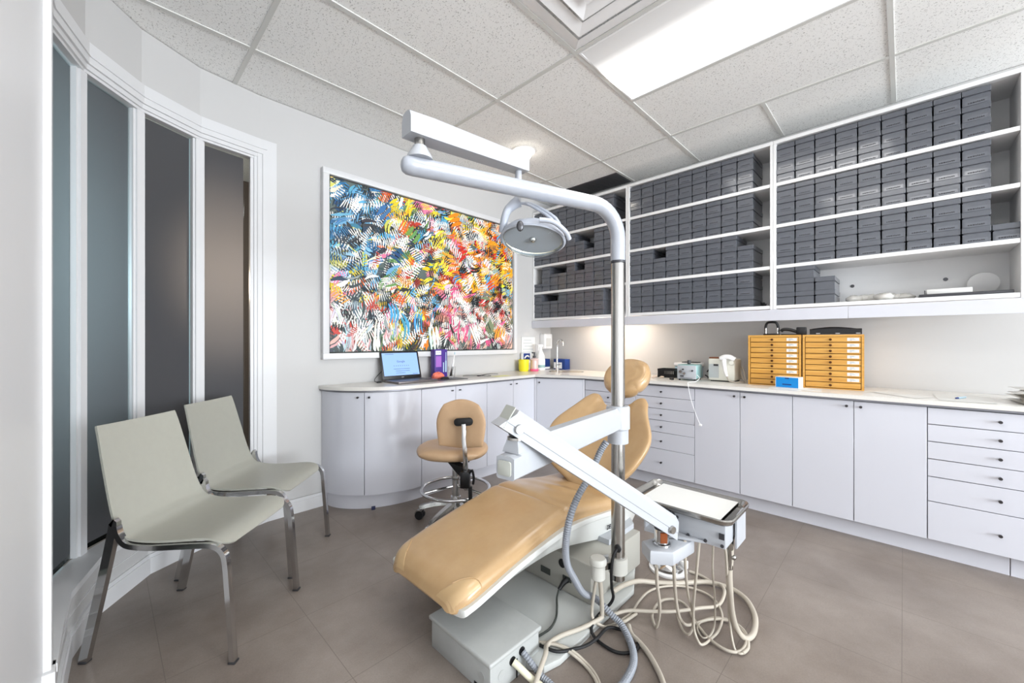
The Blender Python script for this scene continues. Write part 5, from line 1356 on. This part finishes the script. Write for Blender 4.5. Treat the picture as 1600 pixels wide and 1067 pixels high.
# lamp head: oval dish looking down
cr, cf = Vector((0.699, -0.715, 0)), Vector((0.715, 0.699, 0))     # image right / away
hd_c = Vector((1.262, 1.112, 1.675))
aim = (-cf * 0.42 - cr * 0.05 + Vector((0, 0, -0.9))).normalized()
lx = (cr + Vector((0, 0, -0.10))).normalized()
Ml = frame_matrix(hd_c, lx, aim.cross(lx))            # local z = aim or -aim
if (Ml.to_3x3() @ Vector((0, 0, 1))).dot(aim) < 0: Ml = frame_matrix(hd_c, lx, -aim.cross(lx))
head = NB(); lathe(head, [(0.136, -0.004), (0.132, -0.022), (0.112, -0.046), (0.07, -0.068), (0.02, -0.076), (0.001, -0.076)], (0, 0, 0), 36, Ml, True, 1.0, 0.74); lh = part('lamp_head', head, M['lightgrey'], t)
b = NB(); lathe(b, [(0.124, 0.0), (0.112, -0.018), (0.078, -0.042), (0.035, -0.056), (0.001, -0.058)], (0, 0, 0), 36, Ml, False, 1.0, 0.74); part('reflector', b, M['mirror'], lh)
b = NB(); lathe(b, [(0.125, 0.0), (0.131, 0.006), (0.139, 0.0), (0.137, -0.006)], (0, 0, 0), 36, Ml, False, 1.0, 0.74); part('rim', b, M['lightgrey'], lh)
b = NB(); lathe(b, [(0.125, 0.002), (0.118, 0.020), (0.095, 0.036), (0.05, 0.046), (0.001, 0.048)], (0, 0, 0), 32, Ml, False, 1.0, 0.74); part('glass_cover', b, M['cover'], lh)
b = NB(); ball(b, (0.0, 0.0, 0.0), 0.016, 1, 1, 1, Ml @ Matrix.Translation((0, 0, -0.005)), 14, 8); part('bulb_shield', b, M['chrome'], lh)
def L2(x, y, z): return Ml @ Vector((x, y, z))
ysgn = -1 if (Ml.to_3x3() @ Vector((0, 1, 0))).z < 0 else 1
b = NB(); tube(b, [Vector((LE.x, LE.y, 1.838)), Vector((LE.x, LE.y, 1.825)) - cr * 0.02, Vector((LE.x, LE.y, 1.80)) - cr * 0.045, hd_c - cr * 0.118 + Vector((0, 0, 0.085)) - cf * 0.01, hd_c - cr * 0.128 + Vector((0, 0, 0.03))], lambda u: 0.026 - 0.010 * min(1, u * 1.6), 12, 5); part('yoke', b, M['lightgrey'], lh)
b = NB()
for dy in (0.0, 0.020): tube(b, [Vector((LE.x, LE.y, 1.832)) + cr * (0.005 + dy), Vector((LE.x, LE.y, 1.822)) + cr * (0.05 + dy), hd_c + cr * (0.075 + dy) + Vector((0, 0, 0.085)) - cf * 0.02, hd_c + cr * (0.105 + dy * 0.6) + Vector((0, 0, 0.035)) - cf * 0.02], 0.0065, 10, 3)
part('yoke', b, M['lightgrey'], lh)
b = NB(); tube(b, [hd_c + cr * 0.02 + Vector((0, 0, 0.052)) - cf * 0.11, hd_c + cr * 0.075 + Vector((0, 0, 0.045)) - cf * 0.105, hd_c + cr * 0.125 + Vector((0, 0, 0.015)) - cf * 0.08, hd_c + cr * 0.145 + Vector((0, 0, -0.012)) - cf * 0.06], 0.010, 10, 5)
part('handle', b, M['lightgrey'], lh)
b = NB(); ball(b, (0, 0, 0), 0.019, 0.75, 1.15, 0.35, frame_matrix(hd_c - cr * 0.055 - cf * 0.10 + Vector((0, 0, 0.030)), cr, (0, 0, 1)), 16, 8); part('knob', b, M['darkmetal'], lh)

# =================================================================== INSTRUMENT DELIVERY UNIT
t = thing('delivery_unit', 'white jointed instrument arm with bracket table and hanging hoses, on the steel pole', 'dental unit', (1.62, 0.918, 0.79))
b = NB(); lathe(b, [(0.0306, 0.795), (0.046, 0.797), (0.046, 0.858), (0.0306, 0.859)], (PO.x, PO.y, 0), 26, caps=False)
lathe(b, [(0.0306, 0.8595), (0.052, 0.861), (0.052, 0.955), (0.048, 0.962), (0.0306, 0.963)], (PO.x, PO.y, 0), 26, caps=False); part('collar', b, M['enamel'], t)
E1 = Vector((0.806, 0.800, 0)); d1 = (E1 - Vector((PO.x, PO.y, 0))); l1 = d1.length; d1.normalize(); s1 = Vector((-d1.y, d1.x, 0))
b = NB(); rings = []
for u, w, zs_, zt in ((0.045, 0.030, 0.930, 0.957), (0.12, 0.030, 0.930, 0.957), (l1 - 0.075, 0.031, 0.928, 0.962), (l1 - 0.055, 0.031, 0.928, 0.962), (l1 - 0.02, 0.031, 0.926, 0.932), (l1 + 0.018, 0.031, 0.924, 0.930)):
    c = Vector((PO.x, PO.y, 0)) + d1 * u
    zb_ = 0.864
    sec = [(-w, zb_ + 0.005), (-w + 0.005, zb_), (w - 0.005, zb_), (w, zb_ + 0.005), (w, zs_), (w - 0.013, zt), (-w + 0.013, zt), (-w, zs_)]
    rings.append([c + s1 * y + Vector((0, 0, z)) for y, z in sec])
loft(b, rings); a1 = part('lower_arm', b, M['enamel'], t, ang=25)
ce = Vector((PO.x, PO.y, 0)) + d1 * (l1 + 0.0185)
b = NB(); prism(b, [(x, y) for x, y in rrect(0.046, 0.042, 0.008)], 0, 0.005, frame_matrix(ce + Vector((0, 0, 0.896)), s1, (0, 0, 1)) if (s1.cross(Vector((0, 0, 1)))).dot(d1) > 0 else frame_matrix(ce + Vector((0, 0, 0.896)), -s1, (0, 0, 1)), 0.0015); part('end_cap', b, M['greypl'], a1)
pc = Vector((PO.x, PO.y, 0)) + d1 * (l1 - 0.035)
b = NB(); lathe(b, [(0.040, 0.9325), (0.037, 0.945), (0.029, 0.962), (0.028, 0.966)], (pc.x, pc.y, 0), 4, Matrix.Translation((pc.x, pc.y, 0)) @ Matrix.Rotation(math.atan2(d1.y, d1.x) + PI / 4, 4, 'Z') @ Matrix.Translation((-pc.x, -pc.y, 0)), True); part('pivot_block', b, M['enamel'], t, ang=20)
b = NB(); lathe(b, [(0.026, 0.9665), (0.026, 0.974), (0.015, 0.976), (0.015, 1.0)], (pc.x, pc.y, 0), 20); part('pivot_pin', b, M['steel'], t)
# sloping arm
E2 = Vector((1.398, 0.602, 0.610))
q0 = Vector((pc.x, pc.y, 1.012)); d2 = (E2 - q0); l2 = d2.length; d2.normalize()
s2 = d2.cross(Vector((0, 0, 1))).normalized(); u2 = s2.cross(d2).normalized()
b = NB(); rings = []
for u in (-0.040, l2 + 0.03):
    c = q0 + d2 * u; w, h = 0.030, 0.0345
    sec = [(-w, -h), (w, -h), (w, -h + 0.021), (w + 0.002, -h + 0.023), (w + 0.002, h - 0.014), (w - 0.012, h), (-w + 0.012, h), (-w - 0.002, h - 0.014), (-w - 0.002, -h + 0.023), (-w, -h + 0.021)]
    skew = 0.018 if u < 0 else -0.02
    rings.append([c + s2 * y + u2 * z + d2 * (skew * z / h) for y, z in sec])
loft(b, rings); a2 = part('spring_arm', b, M['enamel'], t, ang=25)
b = NB(); prism(b, [(x, y) for x, y in rrect(0.062, 0.068, 0.004, 2)], 0, 0.003, Matrix.Identity(4)); 
cz = q0 + d2 * (-0.0405); Mz = frame_matrix(cz, s2, (u2 + d2 * 0.43 * 0.0))
moved(b, Mz if (Mz.to_3x3() @ Vector((0, 0, 1))).dot(-d2) > 0 else frame_matrix(cz, -s2, u2)); part('end_cap', b, M['greypl'], a2, ang=20)
sg = -1 if s2.dot(Vector((0.715, 0.699, 0))) > 0 else 1           # side facing the camera
for pp, rr_ in ((q0 - u2 * 0.012, 0.014), (E2 - u2 * 0.014, 0.014)):
    b = NB(); cyl(b, pp + s2 * sg * 0.0325, pp + s2 * sg * 0.040, rr_, rr_ * 0.9, 20); part('bolt', b, M['steel'], a2)
b = NB(); box(b, -0.016, 0.016, -0.022, 0.022, 0.975, 1.005, 0.004, 2, Matrix.Translation((pc.x, pc.y, 0)) @ Matrix.Rotation(math.atan2(d2.y, d2.x), 4, 'Z')); part('knuckle', b, M['darkmetal'], t)
# lower pivot, bracket and table body
ep = Vector((1.386, 0.614, 0))
b = NB(); cyl(b, (ep.x, ep.y, 0.532), (ep.x, ep.y, 0.588), 0.025, n=22); lathe(b, [(0.031, 0.532), (0.031, 0.540), (0.0255, 0.542)], (ep.x, ep.y, 0), 22, caps=False); pv2 = part('pivot_post', b, M['chrome'], t)
b = NB(); box(b, -0.004, 0.0, -0.012, 0.012, 0.548, 0.584, 0.001, 1, Matrix.Translation((ep.x, ep.y, 0)) @ Matrix.Rotation(R(40), 4, 'Z') @ Matrix.Translation((-0.0255, 0, 0)) ); part('amber_window', b, M['amber'], pv2)
b = NB(); Mk = frame_matrix((ep.x, ep.y, 0), (0.70, -0.714, 0), (0.714, 0.70, 0))
prism(b, [(-0.055, -0.045), (-0.06, 0.03), (-0.01, 0.052), (0.12, 0.09), (0.14, 0.06), (0.13, 0.03), (0.02, -0.055)], 0.482, 0.5315, Mk, 0.008)
part('bracket', b, M['enamel'], t, ang=25)
# table body: a box below the tray, long side along -Y
TX0, TX1, TY0, TY1, TZ = 1.475, 1.70, 0.425, 0.775, 0.632
b = NB(); box(b, TX0 + 0.015, TX1 - 0.02, TY0 + 0.01, TY1 - 0.06, 0.535, TZ - 0.012, 0.006); part('table_body', b, M['enamel'], t, ang=30)
b = NB(); prism(b, [(1.43, 0.70), (1.44, 0.62), (1.489, 0.50), (1.489, 0.715)], 0.5365, 0.546); prism(b, [(1.44, 0.70), (1.489, 0.70), (1.489, 0.706), (1.44, 0.706)], 0.5465, 0.60); part('gusset', b, M['enamel'], t)
b = NB()
pts = [Vector((1.452, 0.655 + 0.010 * math.cos(i * 0.9), 0.59 + 0.028 * math.sin(i * 0.9))) + Vector((0.0032 * i / 2, -0.0015 * i, 0)) for i in range(44)]
tube(b, pts, 0.0035, 6, 2); part('coil_cord', b, M['charcoal'], t)
b = NB(); prism(b, [(0.0, 0.0), (0.11, 0.0), (0.11, 0.105), (0.09, 0.12), (0.02, 0.115), (0.0, 0.10), ], 0, 0.006, frame_matrix((1.57, 0.428, 0.515), (1, 0, 0), (0, 0, 1))); part('end_plate', b, M['enamel'], t)
b = NB()
for y in (0.445, 0.50, 0.56, 0.62): cyl(b, (1.4875, y, 0.548), (1.484, y, 0.548), 0.006, n=10)
box(b, 1.4835, 1.4875, 0.438, 0.455, 0.57, 0.59); cyl(b, (1.4885, 0.60, 0.60), (1.483, 0.60, 0.60), 0.006, n=8); part('screw', b, M['charcoal'], t, smooth=False)
HO = {
 'big': [(1.588, 0.448, 0.52), (1.60, 0.452, 0.46), (1.608, 0.458, 0.407), (1.636, 0.463, 0.32), (1.733, 0.484, 0.19), (1.809, 0.492, 0.09), (1.853, 0.48, 0.03), (1.872, 0.461, 0.02), (1.934, 0.454, 0.018), (2.048, 0.477, 0.018), (2.147, 0.534, 0.018), (2.188, 0.597, 0.018), (2.189, 0.657, 0.018), (2.167, 0.719, 0.018), (2.118, 0.767, 0.018), (2.038, 0.836, 0.018), (1.975, 0.911, 0.018), (1.901, 0.962, 0.035), (1.798, 0.985, 0.05), (1.713, 0.998, 0.05)],
 'A': [(1.354, 0.618, 0.465), (1.424, 0.647, 0.359), (1.508, 0.675, 0.229), (1.62, 0.73, 0.09), (1.667, 0.764, 0.02), (1.734, 0.811, 0.012), (1.816, 0.83, 0.012), (1.882, 0.822, 0.012), (1.924, 0.782, 0.012), (1.915, 0.729, 0.012), (1.853, 0.677, 0.012), (1.801, 0.624, 0.012), (1.764, 0.57, 0.012), (1.751, 0.506, 0.012), (1.785, 0.467, 0.012), (1.858, 0.464, 0.014), (1.92, 0.498, 0.014), (1.94, 0.539, 0.012)],
 'B': [(1.425, 0.588, 0.492), (1.478, 0.606, 0.377), (1.597, 0.648, 0.22), (1.683, 0.668, 0.1), (1.772, 0.675, 0.02), (1.822, 0.654, 0.012), (1.888, 0.621, 0.012), (1.929, 0.579, 0.012), (1.94, 0.539, 0.016), (1.924, 0.498, 0.016), (1.888, 0.469, 0.016), (1.826, 0.45, 0.012), (1.778, 0.457, 0.012)],
 'C': [(1.464, 0.562, 0.535), (1.497, 0.572, 0.407), (1.601, 0.602, 0.26), (1.701, 0.621, 0.13), (1.729, 0.633, 0.05), (1.72, 0.647, 0.02), (1.739, 0.679, 0.016), (1.808, 0.727, 0.016), (1.893, 0.77, 0.016)],
 'D': [(1.50, 0.523, 0.557), (1.534, 0.548, 0.387), (1.645, 0.598, 0.2), (1.712, 0.62, 0.06), (1.703, 0.596, 0.02), (1.725, 0.583, 0.012), (1.775, 0.574, 0.012), (1.846, 0.567, 0.012), (1.946, 0.582, 0.012), (2.029, 0.626, 0.012), (2.071, 0.681, 0.012), (2.074, 0.745, 0.012), (2.045, 0.811, 0.012), (1.971, 0.875, 0.012), (1.886, 0.904, 0.012), (1.786, 0.902, 0.012), (1.683, 0.889, 0.012), (1.574, 0.906, 0.012), (1.53, 0.925, 0.012)],
 'E': [(1.536, 0.488, 0.545), (1.587, 0.508, 0.406), (1.689, 0.533, 0.24), (1.797, 0.567, 0.07), (1.781, 0.579, 0.02), (1.754, 0.601, 0.012), (1.798, 0.638, 0.012), (1.862, 0.637, 0.012), (1.919, 0.609, 0.012), (1.951, 0.564, 0.012)],
 'F': [(1.536, 0.46, 0.548), (1.556, 0.454, 0.496), (1.648, 0.474, 0.31), (1.787, 0.506, 0.1), (1.772, 0.485, 0.02), (1.773, 0.46, 0.012), (1.824, 0.451, 0.012), (1.866, 0.459, 0.012)],
}
for key, rad in (('big', 0.0115), ('A', 0.0062), ('B', 0.0064), ('C', 0.0052), ('D', 0.0052), ('E', 0.0038), ('F', 0.0046)):
    b = NB(); tube(b, HO[key], rad, 10, 6); hs = part('hose', b, M['hose'], t, ang=70)
    if key == 'big':
        b = NB(); cyl(b, (1.575, 0.446, 0.555), (1.59, 0.450, 0.50), 0.0135, 0.0115, 14); cyl(b, (1.59, 0.450, 0.50), (1.606, 0.457, 0.42), 0.010, 0.0125, 14); ball(b, (1.596, 0.44, 0.47), 0.01, 1, 1, 1, None, 10, 6); part('coupling', b, M['steel'], hs)
# vacuum canister hung on a bracket at the pole
b = NB(); lathe(b, [(0.022, 0.232), (0.030, 0.24), (0.030, 0.295), (0.036, 0.302), (0.036, 0.318), (0.030, 0.326), (0.001, 0.327)], (1.483, 0.935, 0), 24); vc = part('vacuum_canister', b, M['plastic'], t)
b = NB(); tube(b, [(1.512, 0.932, 0.275), (1.578, 0.921, 0.26)], 0.01, 4, 1, sect=[(-0.004, -0.014), (0.004, -0.014), (0.004, 0.014), (-0.004, 0.014)]); part('canister_bracket', b, M['steel'], vc)
for nm, pts, rad in (('x', [(1.476, 0.940, 0.235), (1.485, 0.957, 0.16), (1.497, 0.975, 0.075), (1.49, 0.962, 0.045), (1.512, 0.925, 0.02), (1.56, 0.895, 0.012), (1.62, 0.882, 0.012), (1.70, 0.87, 0.012)], 0.007),
                     ('y', [(1.490, 0.930, 0.235), (1.510, 0.935, 0.147), (1.528, 0.943, 0.06), (1.510, 0.945, 0.045), (1.411, 0.972, 0.042), (1.315, 1.007, 0.042), (1.235, 1.012, 0.045), (1.18, 0.975, 0.06), (1.10, 0.945, 0.04), (1.03, 0.915, 0.016), (1.0, 0.88, 0.012)], 0.0095)):
    b = NB(); tube(b, pts, rad, 10, 6); part('hose', b, M['hose'], vc, ang=70)
# tray and its paper liner
t = thing('instrument_tray', 'shallow steel instrument tray on the bracket table, holding a white paper liner', 'tray', ((TX0 + TX1) / 2, (TY0 + TY1) / 2, TZ - 0.01))
def rr_ring(inset, z, r): return [((TX0 + TX1) / 2 + x, (TY0 + TY1) / 2 + y, z) for x, y in rrect(TX1 - TX0 + 0.03 - 2 * inset, TY1 - TY0 + 0.03 - 2 * inset, max(0.006, r), 6)]
b = NB(); loft(b, [rr_ring(0.012, TZ - 0.0105, 0.03), rr_ring(0.004, TZ - 0.004, 0.034), rr_ring(0.0, TZ + 0.010, 0.038), rr_ring(0.003, TZ + 0.014, 0.036), rr_ring(0.007, TZ + 0.010, 0.033), rr_ring(0.010, TZ + 0.001, 0.03), rr_ring(0.016, TZ - 0.006, 0.026)]); part('tray_pan', b, M['steel'], t)
b = NB(); box(b, TX0 + 0.010, TX1 + 0.004, TY0 + 0.028, TY1 - 0.03, TZ + 0.0005, TZ + 0.0022); single('tray_liner', b, M['paper'], 'white paper liner lying in the steel instrument tray', 'paper')
# =================================================================== FLOOR ITEMS
t = thing('foot_control', 'round chrome foot control with white base on the floor under the instrument arm', 'foot pedal', (2.18, 0.925, 0))
b = NB(); lathe(b, [(0.098, 0.0), (0.1, 0.006), (0.098, 0.014), (0.085, 0.017)], (2.17, 0.925, 0), 36); part('base_ring', b, M['white'], t)
b = NB(); lathe(b, [(0.082, 0.0175), (0.080, 0.03), (0.06, 0.045), (0.035, 0.055), (0.001, 0.057)], (2.17, 0.925, 0), 36); part('pedal_dome', b, M['chrome'], t)
b = NB(); box(b, 2.195, 2.225, 0.835, 0.87, 0.0175, 0.06, 0.005); cyl(b, (2.21, 0.852, 0.06), (2.21, 0.852, 0.085), 0.008, n=10); part('lever', b, M['white'], t)
b = NB(); tube(b, [(2.214, 0.826, 0.010), (2.217, 0.769, 0.010), (2.192, 0.696, 0.010), (2.162, 0.648, 0.03), (2.103, 0.62, 0.03), (2.019, 0.623, 0.012), (1.922, 0.667, 0.026), (1.814, 0.744, 0.026), (1.743, 0.817, 0.026), (1.673, 0.896, 0.026), (1.598, 0.935, 0.026), (1.554, 0.948, 0.045), (1.518, 0.955, 0.045)], 0.0075, 10, 6); part('hose', b, M['hose'], t, ang=70)
t = thing('junction_box', 'pale grey metal utility box on the floor below the foot of the dental chair', 'utility box', (1.07, 1.21, 0))
b = NB(); box(b, 0.945, 1.205, 1.03, 1.385, 0, 0.112, 0.003); jb = part('body', b, M['boxg'], t)
b = NB(); box(b, 0.935, 1.212, 1.02, 1.393, 0.1125, 0.130, 0.006, 3); part('lid', b, M['boxg'], t)
b = NB(); box(b, 0.9435, 0.9448, 1.09, 1.115, 0.0, 0.02); box(b, 1.0, 1.012, 1.0285, 1.0298, 0.0, 0.02); box(b, 1.075, 1.082, 1.0285, 1.0298, 0.0, 0.07); part('slot', b, M['black'], jb, smooth=False)
b = NB(); cyl(b, (1.055, 1.0298, 0.075), (1.055, 1.0265, 0.075), 0.0155, n=18); cyl(b, (1.105, 1.0298, 0.085), (1.105, 1.0265, 0.085), 0.015, n=18); part('cable_port', b, M['black'], jb)
b = NB(); cyl(b, (1.0, 1.0298, 0.055), (1.0, 1.0285, 0.055), 0.017, n=18); part('knockout', b, M['boxg'], jb)
b = NB(); cyl(b, (0.9448, 1.075, 0.055), (0.9435, 1.075, 0.055), 0.017, n=18); part('knockout', b, M['boxg'], jb)
def cable(name, pts, rad, m, label, k=6, ribs=False, cat='hose', n=10):
    b = NB()
    if ribs:
        P = catmull(pts, 14)
        L_ = sum((P[i + 1] - P[i]).length for i in range(len(P) - 1)); N_ = int(L_ / 0.0048)
        # resample evenly, every second ring slightly thinner
        out = [P[0]]; acc = 0; step = L_ / N_; i = 0; pos = P[0].copy()
        for i in range(len(P) - 1):
            seg = P[i + 1] - P[i]; sl = seg.length
            if sl < 1e-9: continue
            s = step - acc
            while s <= sl:
                out.append(P[i] + seg * (s / sl)); s += step
            acc = (acc + sl) % step if sl + acc >= step else acc + sl
        cnt = len(out)
        tube(b, out, lambda u: rad * (1.0 if int(round(u * (cnt - 1))) % 2 else 0.78), n, 1)
        return single(name, b, m, label, cat, ang=18)
    tube(b, pts, rad, n, k)
    return single(name, b, m, label, cat, ang=70)
cable('suction_hose', [(1.461, 0.88, 0.835), (1.443, 0.899, 0.794), (1.388, 0.912, 0.706), (1.328, 0.93, 0.631), (1.289, 0.942, 0.551), (1.294, 0.965, 0.44), (1.33, 0.985, 0.341), (1.383, 0.988, 0.257), (1.452, 0.99, 0.165), (1.53, 0.975, 0.11), (1.552, 0.91, 0.06), (1.554, 0.861, 0.035), (1.506, 0.794, 0.018), (1.431, 0.744, 0.016), (1.335, 0.724, 0.016), (1.234, 0.725, 0.016)], 0.0150, M['hoseg'], 'grey corrugated suction hose hanging from the lower arm to the floor', ribs=True, n=12)
cable('black_cord', [(1.590, 0.905, 0.335), (1.565, 0.910, 0.308), (1.558, 0.915, 0.246), (1.578, 0.924, 0.158), (1.595, 0.927, 0.11), (1.59, 0.940, 0.075), (1.555, 0.960, 0.05), (1.484, 0.955, 0.045), (1.448, 0.945, 0.03), (1.44, 0.922, 0.012), (1.431, 0.87, 0.010), (1.437, 0.816, 0.010), (1.473, 0.779, 0.010), (1.526, 0.773, 0.010), (1.572, 0.817, 0.010), (1.562, 0.866, 0.010), (1.513, 0.905, 0.025), (1.424, 0.905, 0.026), (1.367, 0.915, 0.024), (1.309, 0.935, 0.03), (1.239, 0.967, 0.042), (1.217, 1.034, 0.042)], 0.0065, M['rubber'], 'black cord coming out of the steel pole and looping on the floor', cat='cord')
cable('floor_hose', [(1.60, 0.855, 0.016), (1.567, 0.825, 0.012), (1.542, 0.77, 0.012), (1.511, 0.718, 0.012), (1.455, 0.653, 0.012), (1.408, 0.613, 0.012), (1.348, 0.574, 0.012)], 0.0105, M['hose'], 'single ivory hose running along the floor toward the camera, right of the grey hose')
b = NB()
for s in (-1, 1):
    tube(b, [(1.225, 1.04 + s * 0.006, 0.043), (1.264, 0.995 + s * 0.004, 0.042), (1.29 + s * 0.006, 0.935, 0.03), (1.300 + s * 0.006, 0.876, 0.009), (1.277 + s * 0.006, 0.817, 0.008), (1.235 + s * 0.006, 0.764, 0.008)], 0.006, 8, 6)
single('twin_tubing', b, M['hose'], 'twin ivory tubing on the floor in front of the base plate', 'hose', ang=70)
cable('supply_hose', [(1.055, 1.024, 0.075), (1.065, 1.0, 0.06), (1.085, 0.965, 0.03), (1.10, 0.93, 0.014), (1.09, 0.87, 0.014)], 0.0125, mat('cream_hose', srgb(214, 210, 186), 0.45), 'thick cream hose leaving the left port of the utility box')
cable('supply_hose', [(1.105, 1.024, 0.085), (1.112, 0.995, 0.062), (1.125, 0.955, 0.026), (1.13, 0.92, 0.016), (1.12, 0.85, 0.016)], 0.0125, M['hoseg'], 'grey ribbed hose leaving the right port of the utility box', ribs=True)
t = thing('power_plug', 'dark power plug and grey cord at the chair lift housing', 'plug', (1.55, 1.15, 0.032))
b = NB(); tube(b, [(1.570, 1.165, 0.098), (1.552, 1.170, 0.09), (1.525, 1.178, 0.065)], lambda u: 0.016 - 0.008 * u, 10, 3); part('plug', b, M['black'], t)
b = NB(); tube(b, [(1.525, 1.178, 0.065), (1.50, 1.17, 0.042), (1.45, 1.13, 0.036), (1.39, 1.09, 0.036), (1.32, 1.07, 0.036), (1.235, 1.08, 0.036)], 0.0045, 8, 5); part('cord', b, M['darkgap'], t)

# =================================================================== LIGHT AND RENDER LOOK
def area(name, loc, rot, sx, sy, energy, col):
    l = bpy.data.lights.new(name, 'AREA'); l.shape = 'RECTANGLE'; l.size = sx; l.size_y = sy; l.energy = energy; l.color = col
    o = bpy.data.objects.new(name, l); COL.objects.link(o); o.location = loc; o.rotation_euler = rot
    return o
# area lamp added as daylight from an unseen window in the rear wall
area('window_daylight', (1.2, -6.48, 1.5), (R(90), 0, 0), 4.3, 2.1, 420, (0.88, 0.94, 1.0))
# hall lamps beyond the frosted screen
def point(name, loc, energy, col, rad):
    l = bpy.data.lights.new(name, 'POINT'); l.energy = energy; l.color = col; l.shadow_soft_size = rad
    o = bpy.data.objects.new(name, l); COL.objects.link(o); o.location = loc
point('hall_lamp', (0.50, 3.72, 1.70), 10.5, (1.0, 0.80, 0.64), 0.1)
point('hall_daylight', (-1.0, 3.0, 1.6), 32.0, (0.62, 0.88, 1.0), 0.3)
w = bpy.data.worlds.new('World'); scene.world = w; w.use_nodes = True
w.node_tree.nodes['Background'].inputs[0].default_value = (0.9, 0.95, 1.0, 1); w.node_tree.nodes['Background'].inputs[1].default_value = 1.0
scene.view_settings.view_transform = 'Standard'
scene.view_settings.look = 'None'
scene.view_settings.exposure = 0.70
scene.view_settings.gamma = 1.0
scene.cycles.use_denoising = True
scene.cycles.max_bounces = 10
scene.cycles.diffuse_bounces = 6
scene.cycles.caustics_reflective = False
scene.cycles.caustics_refractive = False
scene.cycles.sample_clamp_indirect = 6.0
